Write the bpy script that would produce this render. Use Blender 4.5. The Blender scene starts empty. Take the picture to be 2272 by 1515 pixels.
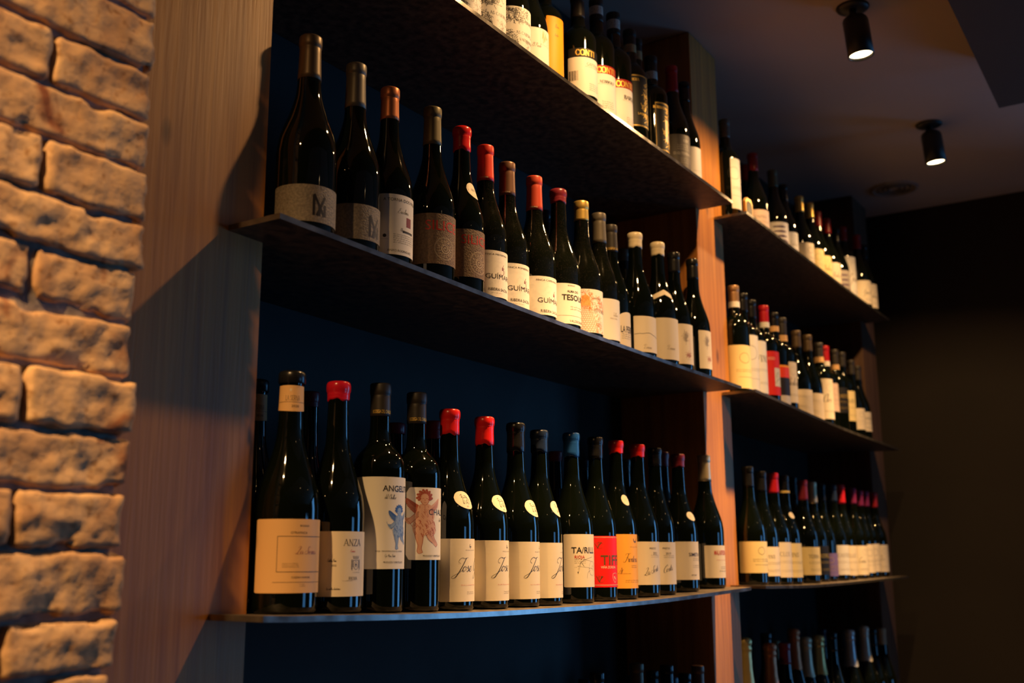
import bpy, bmesh, math, random
from mathutils import Vector, Matrix, noise
from math import sin, cos, pi, radians
random.seed(7)
SC = bpy.context.scene
COL = SC.collection

# ---------------------------------------------------------------- camera
# world: x runs along the shelf wall (to the right), y into the wall, z up; metres.
# z = 0 is the top of the third shelf, the floor lies at z = -1.45
CAM_POS = Vector((-0.93234, -1.03738, 0.06429))
CAM_R = Vector((0.53972784, -0.84182835, -0.00434532))
CAM_U = Vector((-0.16704756, -0.11215668, 0.97954887))
CAM_F = Vector((0.82509937, 0.52796392, 0.20115946))
cam_data = bpy.data.cameras.new('camera')
cam = bpy.data.objects.new('camera', cam_data)
COL.objects.link(cam)
m = Matrix.Identity(4)
for i in range(3):
    m[i][0] = CAM_R[i]; m[i][1] = CAM_U[i]; m[i][2] = -CAM_F[i]; m[i][3] = CAM_POS[i]
cam.matrix_world = m
cam_data.sensor_width = 36.0
cam_data.lens = 2374.667 / 2272.0 * 36.0
cam_data.clip_start = 0.02
cam_data.dof.use_dof = True
cam_data.dof.focus_distance = 1.80
cam_data.dof.aperture_fstop = 4.0
SC.camera = cam

# ---------------------------------------------------------------- world, view
w = bpy.data.worlds.new('world'); SC.world = w; w.use_nodes = True
w.node_tree.nodes['Background'].inputs[0].default_value = (0.25, 0.5, 1.0, 1)
w.node_tree.nodes['Background'].inputs[1].default_value = 0.002
SC.view_settings.view_transform = 'Standard'
SC.view_settings.look = 'None'
SC.view_settings.gamma = 1.0
SC.view_settings.use_curve_mapping = False
SC.view_settings.exposure = 0.0
try:
    SC.cycles.max_bounces = 6
    SC.cycles.sample_clamp_indirect = 4.0
    SC.cycles.use_denoising = True
except Exception: pass

# ---------------------------------------------------------------- lights
WARM = (1.0, 0.57, 0.22)
def area(name, loc, rot, sx, sy, power, col):
    l = bpy.data.lights.new(name, 'AREA'); l.shape = 'RECTANGLE'; l.size = sx; l.size_y = sy
    l.energy = power; l.color = col
    o = bpy.data.objects.new(name, l); o.location = loc; o.rotation_euler = rot; COL.objects.link(o)
    return o
# beam profile of the reflector bulb: (angle from the axis in degrees, relative intensity)
BEAM = [(0, 1.15), (14, 1.0), (19, .52), (24, .24), (34, .12), (45, .095), (56, .088), (62, .05), (68, .018), (72, 0.0)]
def spot(name, loc, aim, power, k=1.0, col=WARM, rad=0.020, beam=BEAM):
    l = bpy.data.lights.new(name, 'SPOT'); l.energy = power; l.color = col
    l.spot_size = radians(146); l.spot_blend = .05; l.shadow_soft_size = rad
    l.use_nodes = True; N = l.node_tree.nodes; L = l.node_tree.links
    em = [n for n in N if n.type == 'EMISSION'][0]
    tc = N.new('ShaderNodeTexCoord'); sx = N.new('ShaderNodeSeparateXYZ'); L.new(tc.outputs['Normal'], sx.inputs[0])
    ab = N.new('ShaderNodeMath'); ab.operation = 'ABSOLUTE'; L.new(sx.outputs['Z'], ab.inputs[0])
    cr = N.new('ShaderNodeValToRGB'); L.new(ab.outputs[0], cr.inputs['Fac'])
    st = sorted([(cos(radians(a * k)), v / 1.15) for a, v in beam])
    el = cr.color_ramp.elements
    el[0].position = st[0][0]; el[0].color = (st[0][1],) * 3 + (1,); el[1].position = 1.0; el[1].color = (1, 1, 1, 1)
    for p, v in st[1:-1]:
        e = el.new(p); e.color = (v, v, v, 1)
    L.new(cr.outputs['Color'], em.inputs['Strength'])
    o = bpy.data.objects.new(name, l); o.location = loc
    d = Vector(aim) - Vector(loc); o.rotation_euler = d.to_track_quat('-Z', 'Y').to_euler()
    COL.objects.link(o); return o
# daylight through the two big windows of the room (outside the frame, right and behind)
area('daylight_east', (5.12, -3.05, 0.2), (0, radians(90), 0), 2.4, 1.3, 46, (0.13, 0.46, 1.0))
area('daylight_south', (3.6, -6.62, -0.3), (radians(90), 0, 0), 1.4, 1.7, 26, (0.13, 0.46, 1.0))
# ceiling spotlights (bulb inside each fixture)
LAMP_Z = 1.345
SHELF_LAMPS = [(0.79, -0.41), (1.70, -0.41), (2.61, -0.41)]
spot('spot_bulb', (0.80, -0.41, LAMP_Z - .012), (0.76, -0.26, 0), 305)
for lx, ly in SHELF_LAMPS[1:]:
    spot('spot_bulb', (lx + .01, ly, LAMP_Z - .012), (lx, ly + .13, 0), 275)
BRICK_LAMP = (-1.15, -0.45)
spot('spot_bulb', (BRICK_LAMP[0], BRICK_LAMP[1], LAMP_Z - .012), (-.36, -.1, -.10), 190, beam=[(0, 1.15), (10, 1.0), (16, .72), (22, .46), (28, .22), (33, .08), (42, 0.0)])
ROOM_LAMPS = [(0.3, -2.1), (1.9, -2.1), (3.4, -2.1), (1.2, -3.7), (3.0, -3.7)]
for lx, ly in ROOM_LAMPS:
    spot('spot_bulb', (lx, ly, LAMP_Z - .012), (lx, ly, 0), 7)

# ---------------------------------------------------------------- materials
MATS = {}
def mat(name, col, rough=0.5, metal=0.0, spec=0.5, emit=None, coat=0.0):
    if name in MATS: return MATS[name]
    M = bpy.data.materials.new(name); M.use_nodes = True
    b = M.node_tree.nodes['Principled BSDF']
    b.inputs['Base Color'].default_value = (*col, 1)
    b.inputs['Roughness'].default_value = rough
    b.inputs['Metallic'].default_value = metal
    b.inputs['Specular IOR Level'].default_value = spec
    if coat: b.inputs['Coat Weight'].default_value = coat; b.inputs['Coat Roughness'].default_value = 0.06
    if emit:
        b.inputs['Emission Color'].default_value = (*emit[0], 1); b.inputs['Emission Strength'].default_value = emit[1]
    MATS[name] = M
    return M
def nodes(M): return M.node_tree.nodes, M.node_tree.links, M.node_tree.nodes['Principled BSDF']
def noise_mat(name, c1, c2, scale=(1, 1, 1), nscale=5.0, detail=6, rough=0.6, metal=0.0, bump=0.0, bscale=40.0, lo=.35, hi=.65, rvar=0.0, spec=.5, distort=0.0):
    M = mat(name, c1, rough, metal, spec); N, L, B = nodes(M)
    tc = N.new('ShaderNodeTexCoord'); mp = N.new('ShaderNodeMapping'); mp.inputs['Scale'].default_value = scale
    L.new(tc.outputs['Object'], mp.inputs['Vector'])
    nz = N.new('ShaderNodeTexNoise'); nz.inputs['Scale'].default_value = nscale; nz.inputs['Detail'].default_value = detail
    nz.inputs['Distortion'].default_value = distort
    L.new(mp.outputs['Vector'], nz.inputs['Vector'])
    cr = N.new('ShaderNodeValToRGB'); cr.color_ramp.elements[0].position = lo; cr.color_ramp.elements[1].position = hi
    cr.color_ramp.elements[0].color = (*c1, 1); cr.color_ramp.elements[1].color = (*c2, 1)
    L.new(nz.outputs['Fac'], cr.inputs['Fac']); L.new(cr.outputs['Color'], B.inputs['Base Color'])
    if bump:
        n2 = N.new('ShaderNodeTexNoise'); n2.inputs['Scale'].default_value = bscale; n2.inputs['Detail'].default_value = 8
        L.new(mp.outputs['Vector'], n2.inputs['Vector'])
        bp = N.new('ShaderNodeBump'); bp.inputs['Strength'].default_value = bump; bp.inputs['Distance'].default_value = 0.004
        L.new(n2.outputs['Fac'], bp.inputs['Height']); L.new(bp.outputs['Normal'], B.inputs['Normal'])
    if rvar:
        mr = N.new('ShaderNodeMapRange'); mr.inputs['To Min'].default_value = rough - rvar; mr.inputs['To Max'].default_value = rough + rvar
        L.new(nz.outputs['Fac'], mr.inputs['Value']); L.new(mr.outputs['Result'], B.inputs['Roughness'])
    return M

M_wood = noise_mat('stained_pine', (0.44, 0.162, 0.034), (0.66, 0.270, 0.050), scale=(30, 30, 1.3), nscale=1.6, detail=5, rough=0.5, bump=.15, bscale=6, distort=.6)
def add_knots(M):
    N, L, B = nodes(M)
    tc = N.new('ShaderNodeTexCoord'); mp = N.new('ShaderNodeMapping'); mp.inputs['Scale'].default_value = (9, 9, 4.2)
    L.new(tc.outputs['Object'], mp.inputs['Vector'])
    v = N.new('ShaderNodeTexVoronoi'); v.inputs['Scale'].default_value = 1.0; L.new(mp.outputs['Vector'], v.inputs['Vector'])
    cr = N.new('ShaderNodeValToRGB'); cr.color_ramp.elements[0].position = .07; cr.color_ramp.elements[1].position = .12
    cr.color_ramp.elements[0].color = (.35, .3, .25, 1); cr.color_ramp.elements[1].color = (1, 1, 1, 1)
    L.new(v.outputs['Distance'], cr.inputs['Fac'])
    mx = N.new('ShaderNodeMix'); mx.data_type = 'RGBA'; mx.blend_type = 'MULTIPLY'; mx.inputs['Factor'].default_value = 1
    src = B.inputs['Base Color'].links[0].from_socket
    L.new(src, mx.inputs['A']); L.new(cr.outputs['Color'], mx.inputs['B']); L.new(mx.outputs['Result'], B.inputs['Base Color'])
add_knots(M_wood)
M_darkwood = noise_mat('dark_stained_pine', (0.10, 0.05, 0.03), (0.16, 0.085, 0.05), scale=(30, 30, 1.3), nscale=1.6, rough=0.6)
M_steel = noise_mat('raw_steel', (0.045, 0.038, 0.032), (0.15, 0.115, 0.085), nscale=60, detail=12, rough=0.5, metal=.35, rvar=.12, bump=.08, bscale=120)
M_edge = noise_mat('cut_steel_edge', (0.17, 0.155, 0.145), (0.30, 0.28, 0.26), nscale=40, detail=6, rough=.21, metal=.85, rvar=.08)
M_plaster = noise_mat('charcoal_plaster', (0.0075, 0.0070, 0.0066), (0.021, 0.020, 0.0195), nscale=3.2, detail=9, rough=0.75, bump=.25, bscale=14, lo=.45, hi=.8, distort=1.2)
M_far = noise_mat('dark_brown_plaster', (0.017, 0.0125, 0.0105), (0.022, 0.016, 0.013), nscale=2.0, rough=0.85)
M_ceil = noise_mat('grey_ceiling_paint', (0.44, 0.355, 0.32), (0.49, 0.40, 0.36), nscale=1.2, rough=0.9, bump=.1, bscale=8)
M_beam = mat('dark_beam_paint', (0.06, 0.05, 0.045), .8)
M_floor = noise_mat('oak_floor', (0.045, 0.032, 0.022), (0.075, 0.052, 0.035), scale=(2, 14, 2), nscale=2, rough=.5)
M_black = mat('black_powder_coat', (0.012, 0.012, 0.012), .45)
M_lens = mat('lit_lens', (1, 1, 1), .4, emit=((1.0, 0.72, 0.38), 14.0))
M_frame = mat('window_frame_paint', (0.03, 0.03, 0.035), .5)

# dark bottle glass, plain and dusty
M_glass = mat('dark_green_glass', (0.0025, 0.004, 0.002), .035, spec=.6)
def dusty():
    M = mat('dusty_green_glass', (0.0025, 0.004, 0.002), .06, spec=.6); N, L, B = nodes(M)
    tc = N.new('ShaderNodeTexCoord'); v = N.new('ShaderNodeTexVoronoi'); v.inputs['Scale'].default_value = 330
    L.new(tc.outputs['Object'], v.inputs['Vector'])
    n = N.new('ShaderNodeTexNoise'); n.inputs['Scale'].default_value = 25; L.new(tc.outputs['Object'], n.inputs['Vector'])
    sm = N.new('ShaderNodeMath'); sm.operation = 'SUBTRACT'; L.new(v.outputs['Distance'], sm.inputs[0])
    mm = N.new('ShaderNodeMath'); mm.operation = 'MULTIPLY'; mm.inputs[1].default_value = .45; L.new(n.outputs['Fac'], mm.inputs[0]); L.new(mm.outputs[0], sm.inputs[1])
    cr = N.new('ShaderNodeValToRGB'); cr.color_ramp.elements[0].position = 0.0; cr.color_ramp.elements[1].position = .03
    cr.color_ramp.elements[0].color = (.013, .012, .010, 1); cr.color_ramp.elements[1].color = (.0035, .0045, .0025, 1)
    L.new(sm.outputs[0], cr.inputs['Fac']); L.new(cr.outputs['Color'], B.inputs['Base Color'])
    bp = N.new('ShaderNodeBump'); bp.inputs['Strength'].default_value = .12; bp.inputs['Distance'].default_value = .002
    n2 = N.new('ShaderNodeTexNoise'); n2.inputs['Scale'].default_value = 90; L.new(tc.outputs['Object'], n2.inputs['Vector'])
    L.new(n2.outputs['Fac'], bp.inputs['Height']); L.new(bp.outputs['Normal'], B.inputs['Normal'])
    return M
M_dusty = dusty()
CAPC = dict(black=((.010, .010, .011), .25, 0), darkcap=((.035, .029, .024), .42, 0), browncap=((.13, .085, .045), .4, .4), browncap2=((.20, .10, .06), .38, .4),
    greycap=((.16, .14, .11), .42, .4), copper=((.62, .20, .08), .35, .5), copperdull=((.42, .24, .12), .35, .5), olivecap=((.17, .14, .07), .42, .3), gold=((.85, .58, .16), .33, .7),
    goldcap=((.72, .58, .36), .3, .6), navy=((.012, .022, .055), .3, 0), blue=((.012, .065, .24), .22, 0), creamwax=((.78, .66, .44), .3, 0), plum=((.22, .02, .09), .3, .1),
    scarlet=((.80, .018, .014), .25, 0), scarletfoil=((.78, .045, .02), .38, .1), brickred=((.55, .06, .025), .4, .1), crimson=((.55, .012, .02), .35, .1), maroon=((.20, .018, .03), .3, 0), darkred=((.35, .012, .01), .35, 0), red=((.60, .012, .03), .2, 0),
    silver=((.70, .72, .74), .3, .5), champgold=((.66, .58, .40), .35, .4), goldfoil=((.80, .56, .20), .3, .5), champsilver=((.70, .64, .52), .3, .4), beige=((.5, .38, .22), .5, 0))
def capmat(n):
    c, r, mt = CAPC[n]; M = mat('capsule_' + n, c, r, mt)
    return M
PAPC = dict(white=(.86, .81, .71), cream=(.84, .72, .53), creamline=(.84, .73, .54), tan=(.78, .46, .19), redlabel=(.85, .012, .008), redlabel2=(.62, .02, .012), orange=(.92, .44, .06),
    grey=(.19, .155, .115), brownlabel=(.17, .105, .06), marble=(.86, .80, .70), yellow=(.95, .36, .008), blackgold=(.010, .009, .008), redgold=(.45, .05, .03), greylabel=(.13, .11, .095),
    blacklabel=(.014, .013, .012), redband=(.40, .015, .01), pink=(.78, .58, .47), purple=(.20, .14, .36), purpleprint=(.80, .74, .68), orangeblack=(.92, .36, .03), lined=(.84, .70, .48), yellowcream=(.90, .72, .34), greyprint=(.42, .37, .32), gold=(.7, .5, .15), pale=(.55, .52, .48))
def papmat(n):
    k = 'paper_' + n
    if k in MATS: return MATS[k]
    c = PAPC[n]
    if n == 'marble':
        return noise_mat(k, c, tuple(v * .9 for v in c), nscale=60, detail=8, rough=.6, lo=.45, hi=.7, distort=2)
    if n in ('grey', 'brownlabel'):
        return noise_mat(k, tuple(v * .8 for v in c), tuple(v * 1.25 for v in c), nscale=300, detail=2, rough=.6, bump=.3, bscale=350)
    M = mat(k, c, .55, spec=.35)
    if n in ('creamline', 'lined', 'cream', 'tan'):
        N, L, B = nodes(M); tc = N.new('ShaderNodeTexCoord'); wv = N.new('ShaderNodeTexWave'); wv.bands_direction = 'Z'
        wv.inputs['Scale'].default_value = 150 if n != 'lined' else 60; wv.inputs['Distortion'].default_value = .4; L.new(tc.outputs['Object'], wv.inputs['Vector'])
        bp = N.new('ShaderNodeBump'); bp.inputs['Strength'].default_value = .04 if n == 'creamline' else .015; bp.inputs['Distance'].default_value = .0006
        L.new(wv.outputs['Fac'], bp.inputs['Height']); L.new(bp.outputs['Normal'], B.inputs['Normal'])
    return M
INKC = dict(ink=(.018, .014, .012), redink=(.55, .02, .01), greyink=(.33, .27, .22), cream2=(.78, .62, .42), gold=(.22, .13, .035), goldink=(.95, .62, .12), blue=(.045, .13, .42), bluewash=(.30, .42, .62),
    red=(.42, .09, .045), redwash=(.74, .42, .28), orangeink=(.80, .20, .02), orangewash=(.84, .50, .18), ochre=(.62, .48, .13), burgundy=(.22, .012, .03), pale=(.62, .56, .48), purple=(.10, .05, .11), sky=(.45, .5, .55), flame=(.8, .05, .01), greenish=(.12, .17, .05))
def inkmat(n):
    return mat('ink_' + n, INKC[n], .5, .6 if n in ('goldink', 'gold') else 0)

# ---------------------------------------------------------------- mesh helpers
def link(name, bm, mats, parent=None, smooth=False):
    me = bpy.data.meshes.new(name); bm.to_mesh(me); bm.free()
    return link_me(name, me, mats, parent, smooth)
def link_me(name, me, mats, parent=None, smooth=False):
    if not me.materials:
        for M in (mats if isinstance(mats, (list, tuple)) else [mats]): me.materials.append(M)
    if smooth:
        me.polygons.foreach_set('use_smooth', [True] * len(me.polygons))
    o = bpy.data.objects.new(name, me); COL.objects.link(o)
    if parent is not None: o.parent = parent
    return o
def empty(name, loc):
    o = bpy.data.objects.new(name, None); o.empty_display_size = .05; o.location = loc; COL.objects.link(o); return o
def tag(o, label, cat, group=None):
    o['label'] = label; o['category'] = cat
    if group: o['group'] = group
    return o
def struct(o): o['kind'] = 'structure'; return o
def box(bm, x0, x1, y0, y1, z0, z1, mi=0, bevel=0):
    vs = [bm.verts.new((x, y, z)) for z in (z0, z1) for y in (y0, y1) for x in (x0, x1)]
    fs = [bm.faces.new([vs[i] for i in q]) for q in ((0, 2, 3, 1), (4, 5, 7, 6), (0, 1, 5, 4), (2, 6, 7, 3), (0, 4, 6, 2), (1, 3, 7, 5))]
    for f in fs: f.material_index = mi
    if bevel:
        bmesh.ops.bevel(bm, geom=list({e for f in fs for e in f.edges}), offset=bevel, segments=2, affect='EDGES')
    return fs
def lathe(bm, prof, n=40, cx=0, cy=0, mi=0, squash=None):
    rings = []
    for r, z in prof:
        if r < 1e-6: rings.append([bm.verts.new((cx, cy, z))])
        else: rings.append([bm.verts.new((cx + r * cos(2 * pi * k / n), cy + r * sin(2 * pi * k / n), z)) for k in range(n)])
    for a, b in zip(rings, rings[1:]):
        for k in range(n):
            k2 = (k + 1) % n
            if len(a) == 1 and len(b) == 1: continue
            if len(a) == 1: f = bm.faces.new((a[0], b[k2], b[k]))
            elif len(b) == 1: f = bm.faces.new((a[k], a[k2], b[0]))
            else: f = bm.faces.new((a[k], a[k2], b[k2], b[k]))
            f.material_index = mi
def lerp_tab(t, z):
    if z <= t[0][1]: return t[0][0]
    for (r0, z0), (r1, z1) in zip(t, t[1:]):
        if z <= z1: return r0 + (r1 - r0) * (z - z0) / (z1 - z0)
    return t[-1][0]
SHP = dict(
    burg=[(1, 0), (1, .40), (.985, .44), (.93, .49), (.82, .54), (.66, .60), (.52, .66), (.42, .72), (.385, .79), (.36, .88), (.35, .955), (.35, 1)],
    bord=[(1, 0), (1, .60), (.97, .635), (.86, .67), (.66, .70), (.48, .725), (.42, .75), (.385, .79), (.37, .955), (.37, 1)],
    champ=[(1, 0), (1, .38), (.985, .42), (.93, .47), (.82, .525), (.68, .59), (.55, .65), (.45, .71), (.40, .78), (.36, .88), (.35, .955), (.35, 1)])
def smooth_shape(t):
    # Catmull-Rom through the control rings
    P = SHP[t]; out = []
    for i in range(1, len(P) - 2):
        p0, p1, p2, p3 = P[i - 1], P[i], P[i + 1], P[i + 2]
        for s in range(4):
            u = s / 4; z = p1[1] + (p2[1] - p1[1]) * u
            m1 = (p2[0] - p0[0]) / max(p2[1] - p0[1], 1e-6) * (p2[1] - p1[1]); m2 = (p3[0] - p1[0]) / max(p3[1] - p1[1], 1e-6) * (p2[1] - p1[1])
            if i == 1: m1 = 0
            r = (2 * u**3 - 3 * u**2 + 1) * p1[0] + (u**3 - 2 * u**2 + u) * m1 + (-2 * u**3 + 3 * u**2) * p2[0] + (u**3 - u**2) * m2
            out.append((min(r, 1), z))
    out.append(P[-2]); out.append(P[-1])
    return [(P[0][0], 0)] + out
SM = {k: smooth_shape(k) for k in SHP}
def brad(t, R, h, z): return R * lerp_tab(SM[t], z / h)

# ---------------------------------------------------------------- wrapping prints round a bottle
class Wrap:
    """collects flat artwork (u along the girth, v up, metres) and wraps it on the bottle"""
    def __init__(s, b, off=.00060):
        s.b = b; s.off = off; s.bms = {}; s.clip = None
    def bm(s, col):
        if col not in s.bms: s.bms[col] = bmesh.new()
        return s.bms[col]
    def poly(s, pts, col, lift=0):
        bm = s.bm(col); lay = bm.verts.layers.float.get('lift') or bm.verts.layers.float.new('lift')
        vs = [bm.verts.new((x, y, 0)) for x, y in pts]
        for v in vs: v[lay] = lift
        try: bm.faces.new(vs)
        except ValueError: pass
    def quadstrip(s, L, Rr, col, lift=0):
        bm = s.bm(col); lay = bm.verts.layers.float.get('lift') or bm.verts.layers.float.new('lift')
        a = [bm.verts.new((x, y, 0)) for x, y in L]; b = [bm.verts.new((x, y, 0)) for x, y in Rr]
        for v in a + b: v[lay] = lift
        for i in range(len(a) - 1): bm.faces.new((a[i], a[i + 1], b[i + 1], b[i]))
    def stroke(s, pts, w0, w1, col, lift=0, seg=.0012):
        """ribbon; width w1 on steep strokes, w0 on flat ones"""
        P = [pts[0]]
        for a, b in zip(pts, pts[1:]):
            d = math.hypot(b[0] - a[0], b[1] - a[1]); n = max(1, int(d / seg))
            for k in range(1, n + 1): P.append((a[0] + (b[0] - a[0]) * k / n, a[1] + (b[1] - a[1]) * k / n))
        L, Rr = [], []
        for i, p in enumerate(P):
            a = P[max(0, i - 1)]; b = P[min(len(P) - 1, i + 1)]
            dx, dy = b[0] - a[0], b[1] - a[1]; d = math.hypot(dx, dy) or 1e-9
            dx /= d; dy /= d
            steep = abs(dy) if w1 >= 0 else max(0, -dy)
            w = (w0 + (abs(w1) - w0) * steep ** 1.5) / 2
            L.append((p[0] - dy * w, p[1] + dx * w)); Rr.append((p[0] + dy * w, p[1] - dx * w))
        if len(P) > 1: s.quadstrip(L, Rr, col, lift)
    def mesh(s, me, u, v, sx, sy, col, lift=0):
        bm = s.bm(col); lay = bm.verts.layers.float.get('lift') or bm.verts.layers.float.new('lift')
        vs = [bm.verts.new((u + q.co.x * sx, v + q.co.y * sy, 0)) for q in me.vertices]
        for q in vs: q[lay] = lift
        for p in me.polygons:
            try: bm.faces.new([vs[i] for i in p.vertices])
            except ValueError: pass
    def build(s, name, parent):
        b = s.b; names = sorted(s.bms)
        if not names: return None
        out = bmesh.new(); mats = []; lo = out.verts.layers.float.new('lift')
        for mi, col in enumerate(names):
            mats.append(inkmat(col)); bm = s.bms[col]
            bmesh.ops.triangulate(bm, faces=bm.faces[:])
            if s.clip:
                for y, n in ((s.clip[0], -1), (s.clip[1], 1)):
                    bmesh.ops.bisect_plane(bm, geom=bm.verts[:] + bm.edges[:] + bm.faces[:], dist=1e-7, plane_co=(0, y, 0), plane_no=(0, n, 0), clear_outer=True)
            us = [v.co.x for v in bm.verts]
            if not us: bm.free(); continue
            x = math.floor(min(us) / .003) * .003
            long_ = any(e.calc_length() > .003 for e in bm.edges)
            if long_:
                while x < max(us):
                    x += .003
                    bmesh.ops.bisect_plane(bm, geom=bm.verts[:] + bm.edges[:] + bm.faces[:], dist=1e-7, plane_co=(x, 0, 0), plane_no=(1, 0, 0))
            lay = bm.verts.layers.float['lift']; mp = {}
            for v in bm.verts:
                z = v.co.y; r = brad(b['t'], b['R'], b['h'], z); ph = v.co.x / b['R']
                rr = r + s.off + v[lay] * .2
                mp[v.index if False else v] = out.verts.new((rr * sin(ph), -rr * cos(ph), z))
            for f in bm.faces:
                try: g = out.faces.new([mp[v] for v in f.verts]); g.material_index = mi
                except ValueError: pass
            bm.free()
        return link(name, out, mats, parent)

TXT = {}
def text_mesh(st, weight):
    k = (st, weight)
    if k in TXT: return TXT[k]
    cu = bpy.data.curves.new('t', 'FONT'); cu.body = st; cu.size = 1.0; cu.resolution_u = 3; cu.offset = weight
    cu.fill_mode = 'FRONT'
    ob = bpy.data.objects.new('t', cu)
    me = bpy.data.meshes.new_from_object(ob)
    bpy.data.objects.remove(ob); bpy.data.curves.remove(cu)
    xs = [v.co.x for v in me.vertices]
    TXT[k] = (me, min(xs) if xs else 0, max(xs) if xs else 1)
    return TXT[k]
CAPH = 0.70
# strokes of a joined hand-written letter style: list of polylines, advance; unit = capital height
CUR = {
 'a': ([[(.30,.36),(.12,.38),(.02,.2),(.08,.02),(.2,.02),(.3,.3),(.3,.08),(.36,0),(.45,.08)]], .38),
 'b': ([[(0,.1),(.12,.6),(.14,.95),(.06,.95),(.04,.1),(.12,0),(.24,.12),(.22,.35),(.34,.32)]], .32),
 'c': ([[(.26,.32),(.18,.39),(.05,.3),(.03,.1),(.12,0),(.25,.04),(.33,.12)]], .28),
 'd': ([[(.28,.36),(.12,.38),(.02,.2),(.08,.02),(.2,.02),(.3,.35),(.34,1),(.3,.3),(.3,.08),(.36,0),(.45,.08)]], .38),
 'e': ([[(.0,.14),(.16,.17),(.25,.28),(.19,.39),(.09,.34),(.04,.16),(.11,.01),(.22,.02),(.34,.16)]], .31),
 'f': ([[(0,.1),(.14,.6),(.2,.95),(.12,.98),(.06,.5),(.02,-.35),(.1,-.38),(.14,0),(.26,.1)]], .24),
 'g': ([[(.3,.36),(.12,.38),(.02,.2),(.08,.02),(.2,.02),(.3,.36),(.26,-.25),(.14,-.42),(.05,-.32),(.38,.06)]], .36),
 'h': ([[(0,.1),(.12,.6),(.14,.95),(.06,.95),(.05,.5),(.05,0)],[(.05,.1),(.12,.3),(.2,.39),(.27,.3),(.27,.08),(.33,0),(.4,.08)]], .36),
 'i': ([[(0,.1),(.08,.38),(.08,.08),(.14,0),(.22,.1)],[(.09,.52),(.11,.56)]], .2),
 'l': ([[(0,.1),(.12,.6),(.14,.95),(.06,.95),(.05,.5),(.06,.06),(.13,0),(.2,.1)]], .19),
 'm': ([[(0,.3),(.04,.37),(.03,0)],[(.04,.15),(.13,.39),(.19,.3),(.19,0)],[(.19,.15),(.3,.39),(.36,.3),(.36,.08),(.42,0),(.5,.1)]], .47),
 'n': ([[(0,.3),(.04,.37),(.03,0)],[(.04,.15),(.15,.39),(.22,.3),(.22,.08),(.28,0),(.35,.1)]], .32),
 'o': ([[(.18,.38),(.05,.30),(.02,.13),(.1,0),(.21,.07),(.26,.25),(.18,.38)],[(.24,.33),(.36,.30)]], .34),
 'r': ([[(0,.1),(.06,.38),(.1,.33),(.2,.36),(.2,.08),(.25,0),(.32,.1)]], .28),
 's': ([[(-.04,.1),(.08,.26),(.15,.42)],[(.15,.42),(.15,.30),(.24,.16),(.17,0),(.04,.05)],[(.17,.0),(.34,.12)]], .31),
 't': ([[(0,.1),(.12,.75),(.1,.08),(.16,0),(.24,.1)],[(0,.5),(.24,.52)]], .21),
 'u': ([[(0,.1),(.05,.38),(.05,.08),(.12,0),(.22,.12),(.24,.38),(.24,.08),(.3,0),(.36,.1)]], .33),
 'j': ([[(0,.1),(.08,.38),(.05,-.3),(-.06,-.38),(.2,.1)],[(.09,.52),(.11,.56)]], .2),
 'A': ([[(-.1,.0),(.1,.05),(.45,1),(.5,0),(.6,.05)],[(.15,.35),(.6,.4)]], .6),
 'B': ([[(.15,.95),(.1,0)],[(0,.8),(.25,1),(.5,.85),(.35,.55),(.15,.5),(.5,.4),(.42,.05),(.05,.02)]], .52),
 'C': ([[(.55,.78),(.45,1),(.15,.75),(.02,.35),(.15,0),(.4,.05),(.55,.22)],[(.35,.7),(.3,.9),(.5,1.05)]], .5),
 'D': ([[(.3,1),(.2,.4),(.02,.05),(-.1,.06),(.0,.12),(.4,0),(.7,.4),(.55,.9),(.1,1),(-.15,.75),(0,.6),(.05,.75)]], .66),
 'E': ([[(.5,.85),(.35,1),(.15,.85),(.3,.55),(.05,.4),(0,.1),(.25,0),(.5,.2)]], .48),
 'F': ([[(0,.75),(.02,.92),(.2,1),(.5,.97),(.85,1.06)],[(.5,.98),(.34,.4),(.15,-.02),(-.1,-.05),(-.12,.12)],[(.15,.5),(.55,.52)]], .5),
 'G': ([[(.6,.85),(.5,1),(.25,.85),(.05,.4),(.2,.05),(.45,.2),(.55,.45)],[(.55,.48),(.45,-.3),(.2,-.5),(.1,-.35),(.6,.05)],[(.2,.95),(.35,.7),(.5,.8)]], .58),
 'J': ([[(.18,.58),(.02,.66),(0,.85),(.2,1),(.45,.94),(.75,1.02)],[(.58,.98),(.36,.3),(.1,-.35),(-.08,-.5),(-.22,-.46),(-.16,-.34),(.15,-.15),(.5,.12)]], .48),
 'L': ([[(.02,.78),(.2,1),(.34,.85),(.2,.4),(.06,.05),(-.1,.02),(-.02,.1),(.3,-.03),(.52,.1)]], .44),
 'M': ([[(-.05,0),(.15,.95),(.3,.2),(.55,.98),(.6,.05),(.7,.08)]], .66),
 'N': ([[(-.05,0),(.15,.95),(.4,.05),(.6,1)]], .58),
 'O': ([[(.3,1),(.02,.6),(.1,.05),(.45,.15),(.5,.7),(.25,1),(.2,.8)]], .56),
 'P': ([[(.2,.95),(.05,0)],[(0,.8),(.3,1),(.52,.8),(.35,.5),(.15,.48)]], .46),
 'R': ([[(.2,.95),(.05,0)],[(0,.8),(.3,1),(.5,.8),(.2,.5),(.45,.05),(.6,.08)]], .52),
 'S': ([[(.58,.78),(.5,1),(.3,.88),(.34,.55),(.4,.2),(.2,0),(-.05,.1),(0,.35),(.3,.42)]], .5),
 'V': ([[(0,.8),(.15,.98),(.25,.1),(.3,0),(.5,.8),(.7,1.02)]], .5),
}
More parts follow.
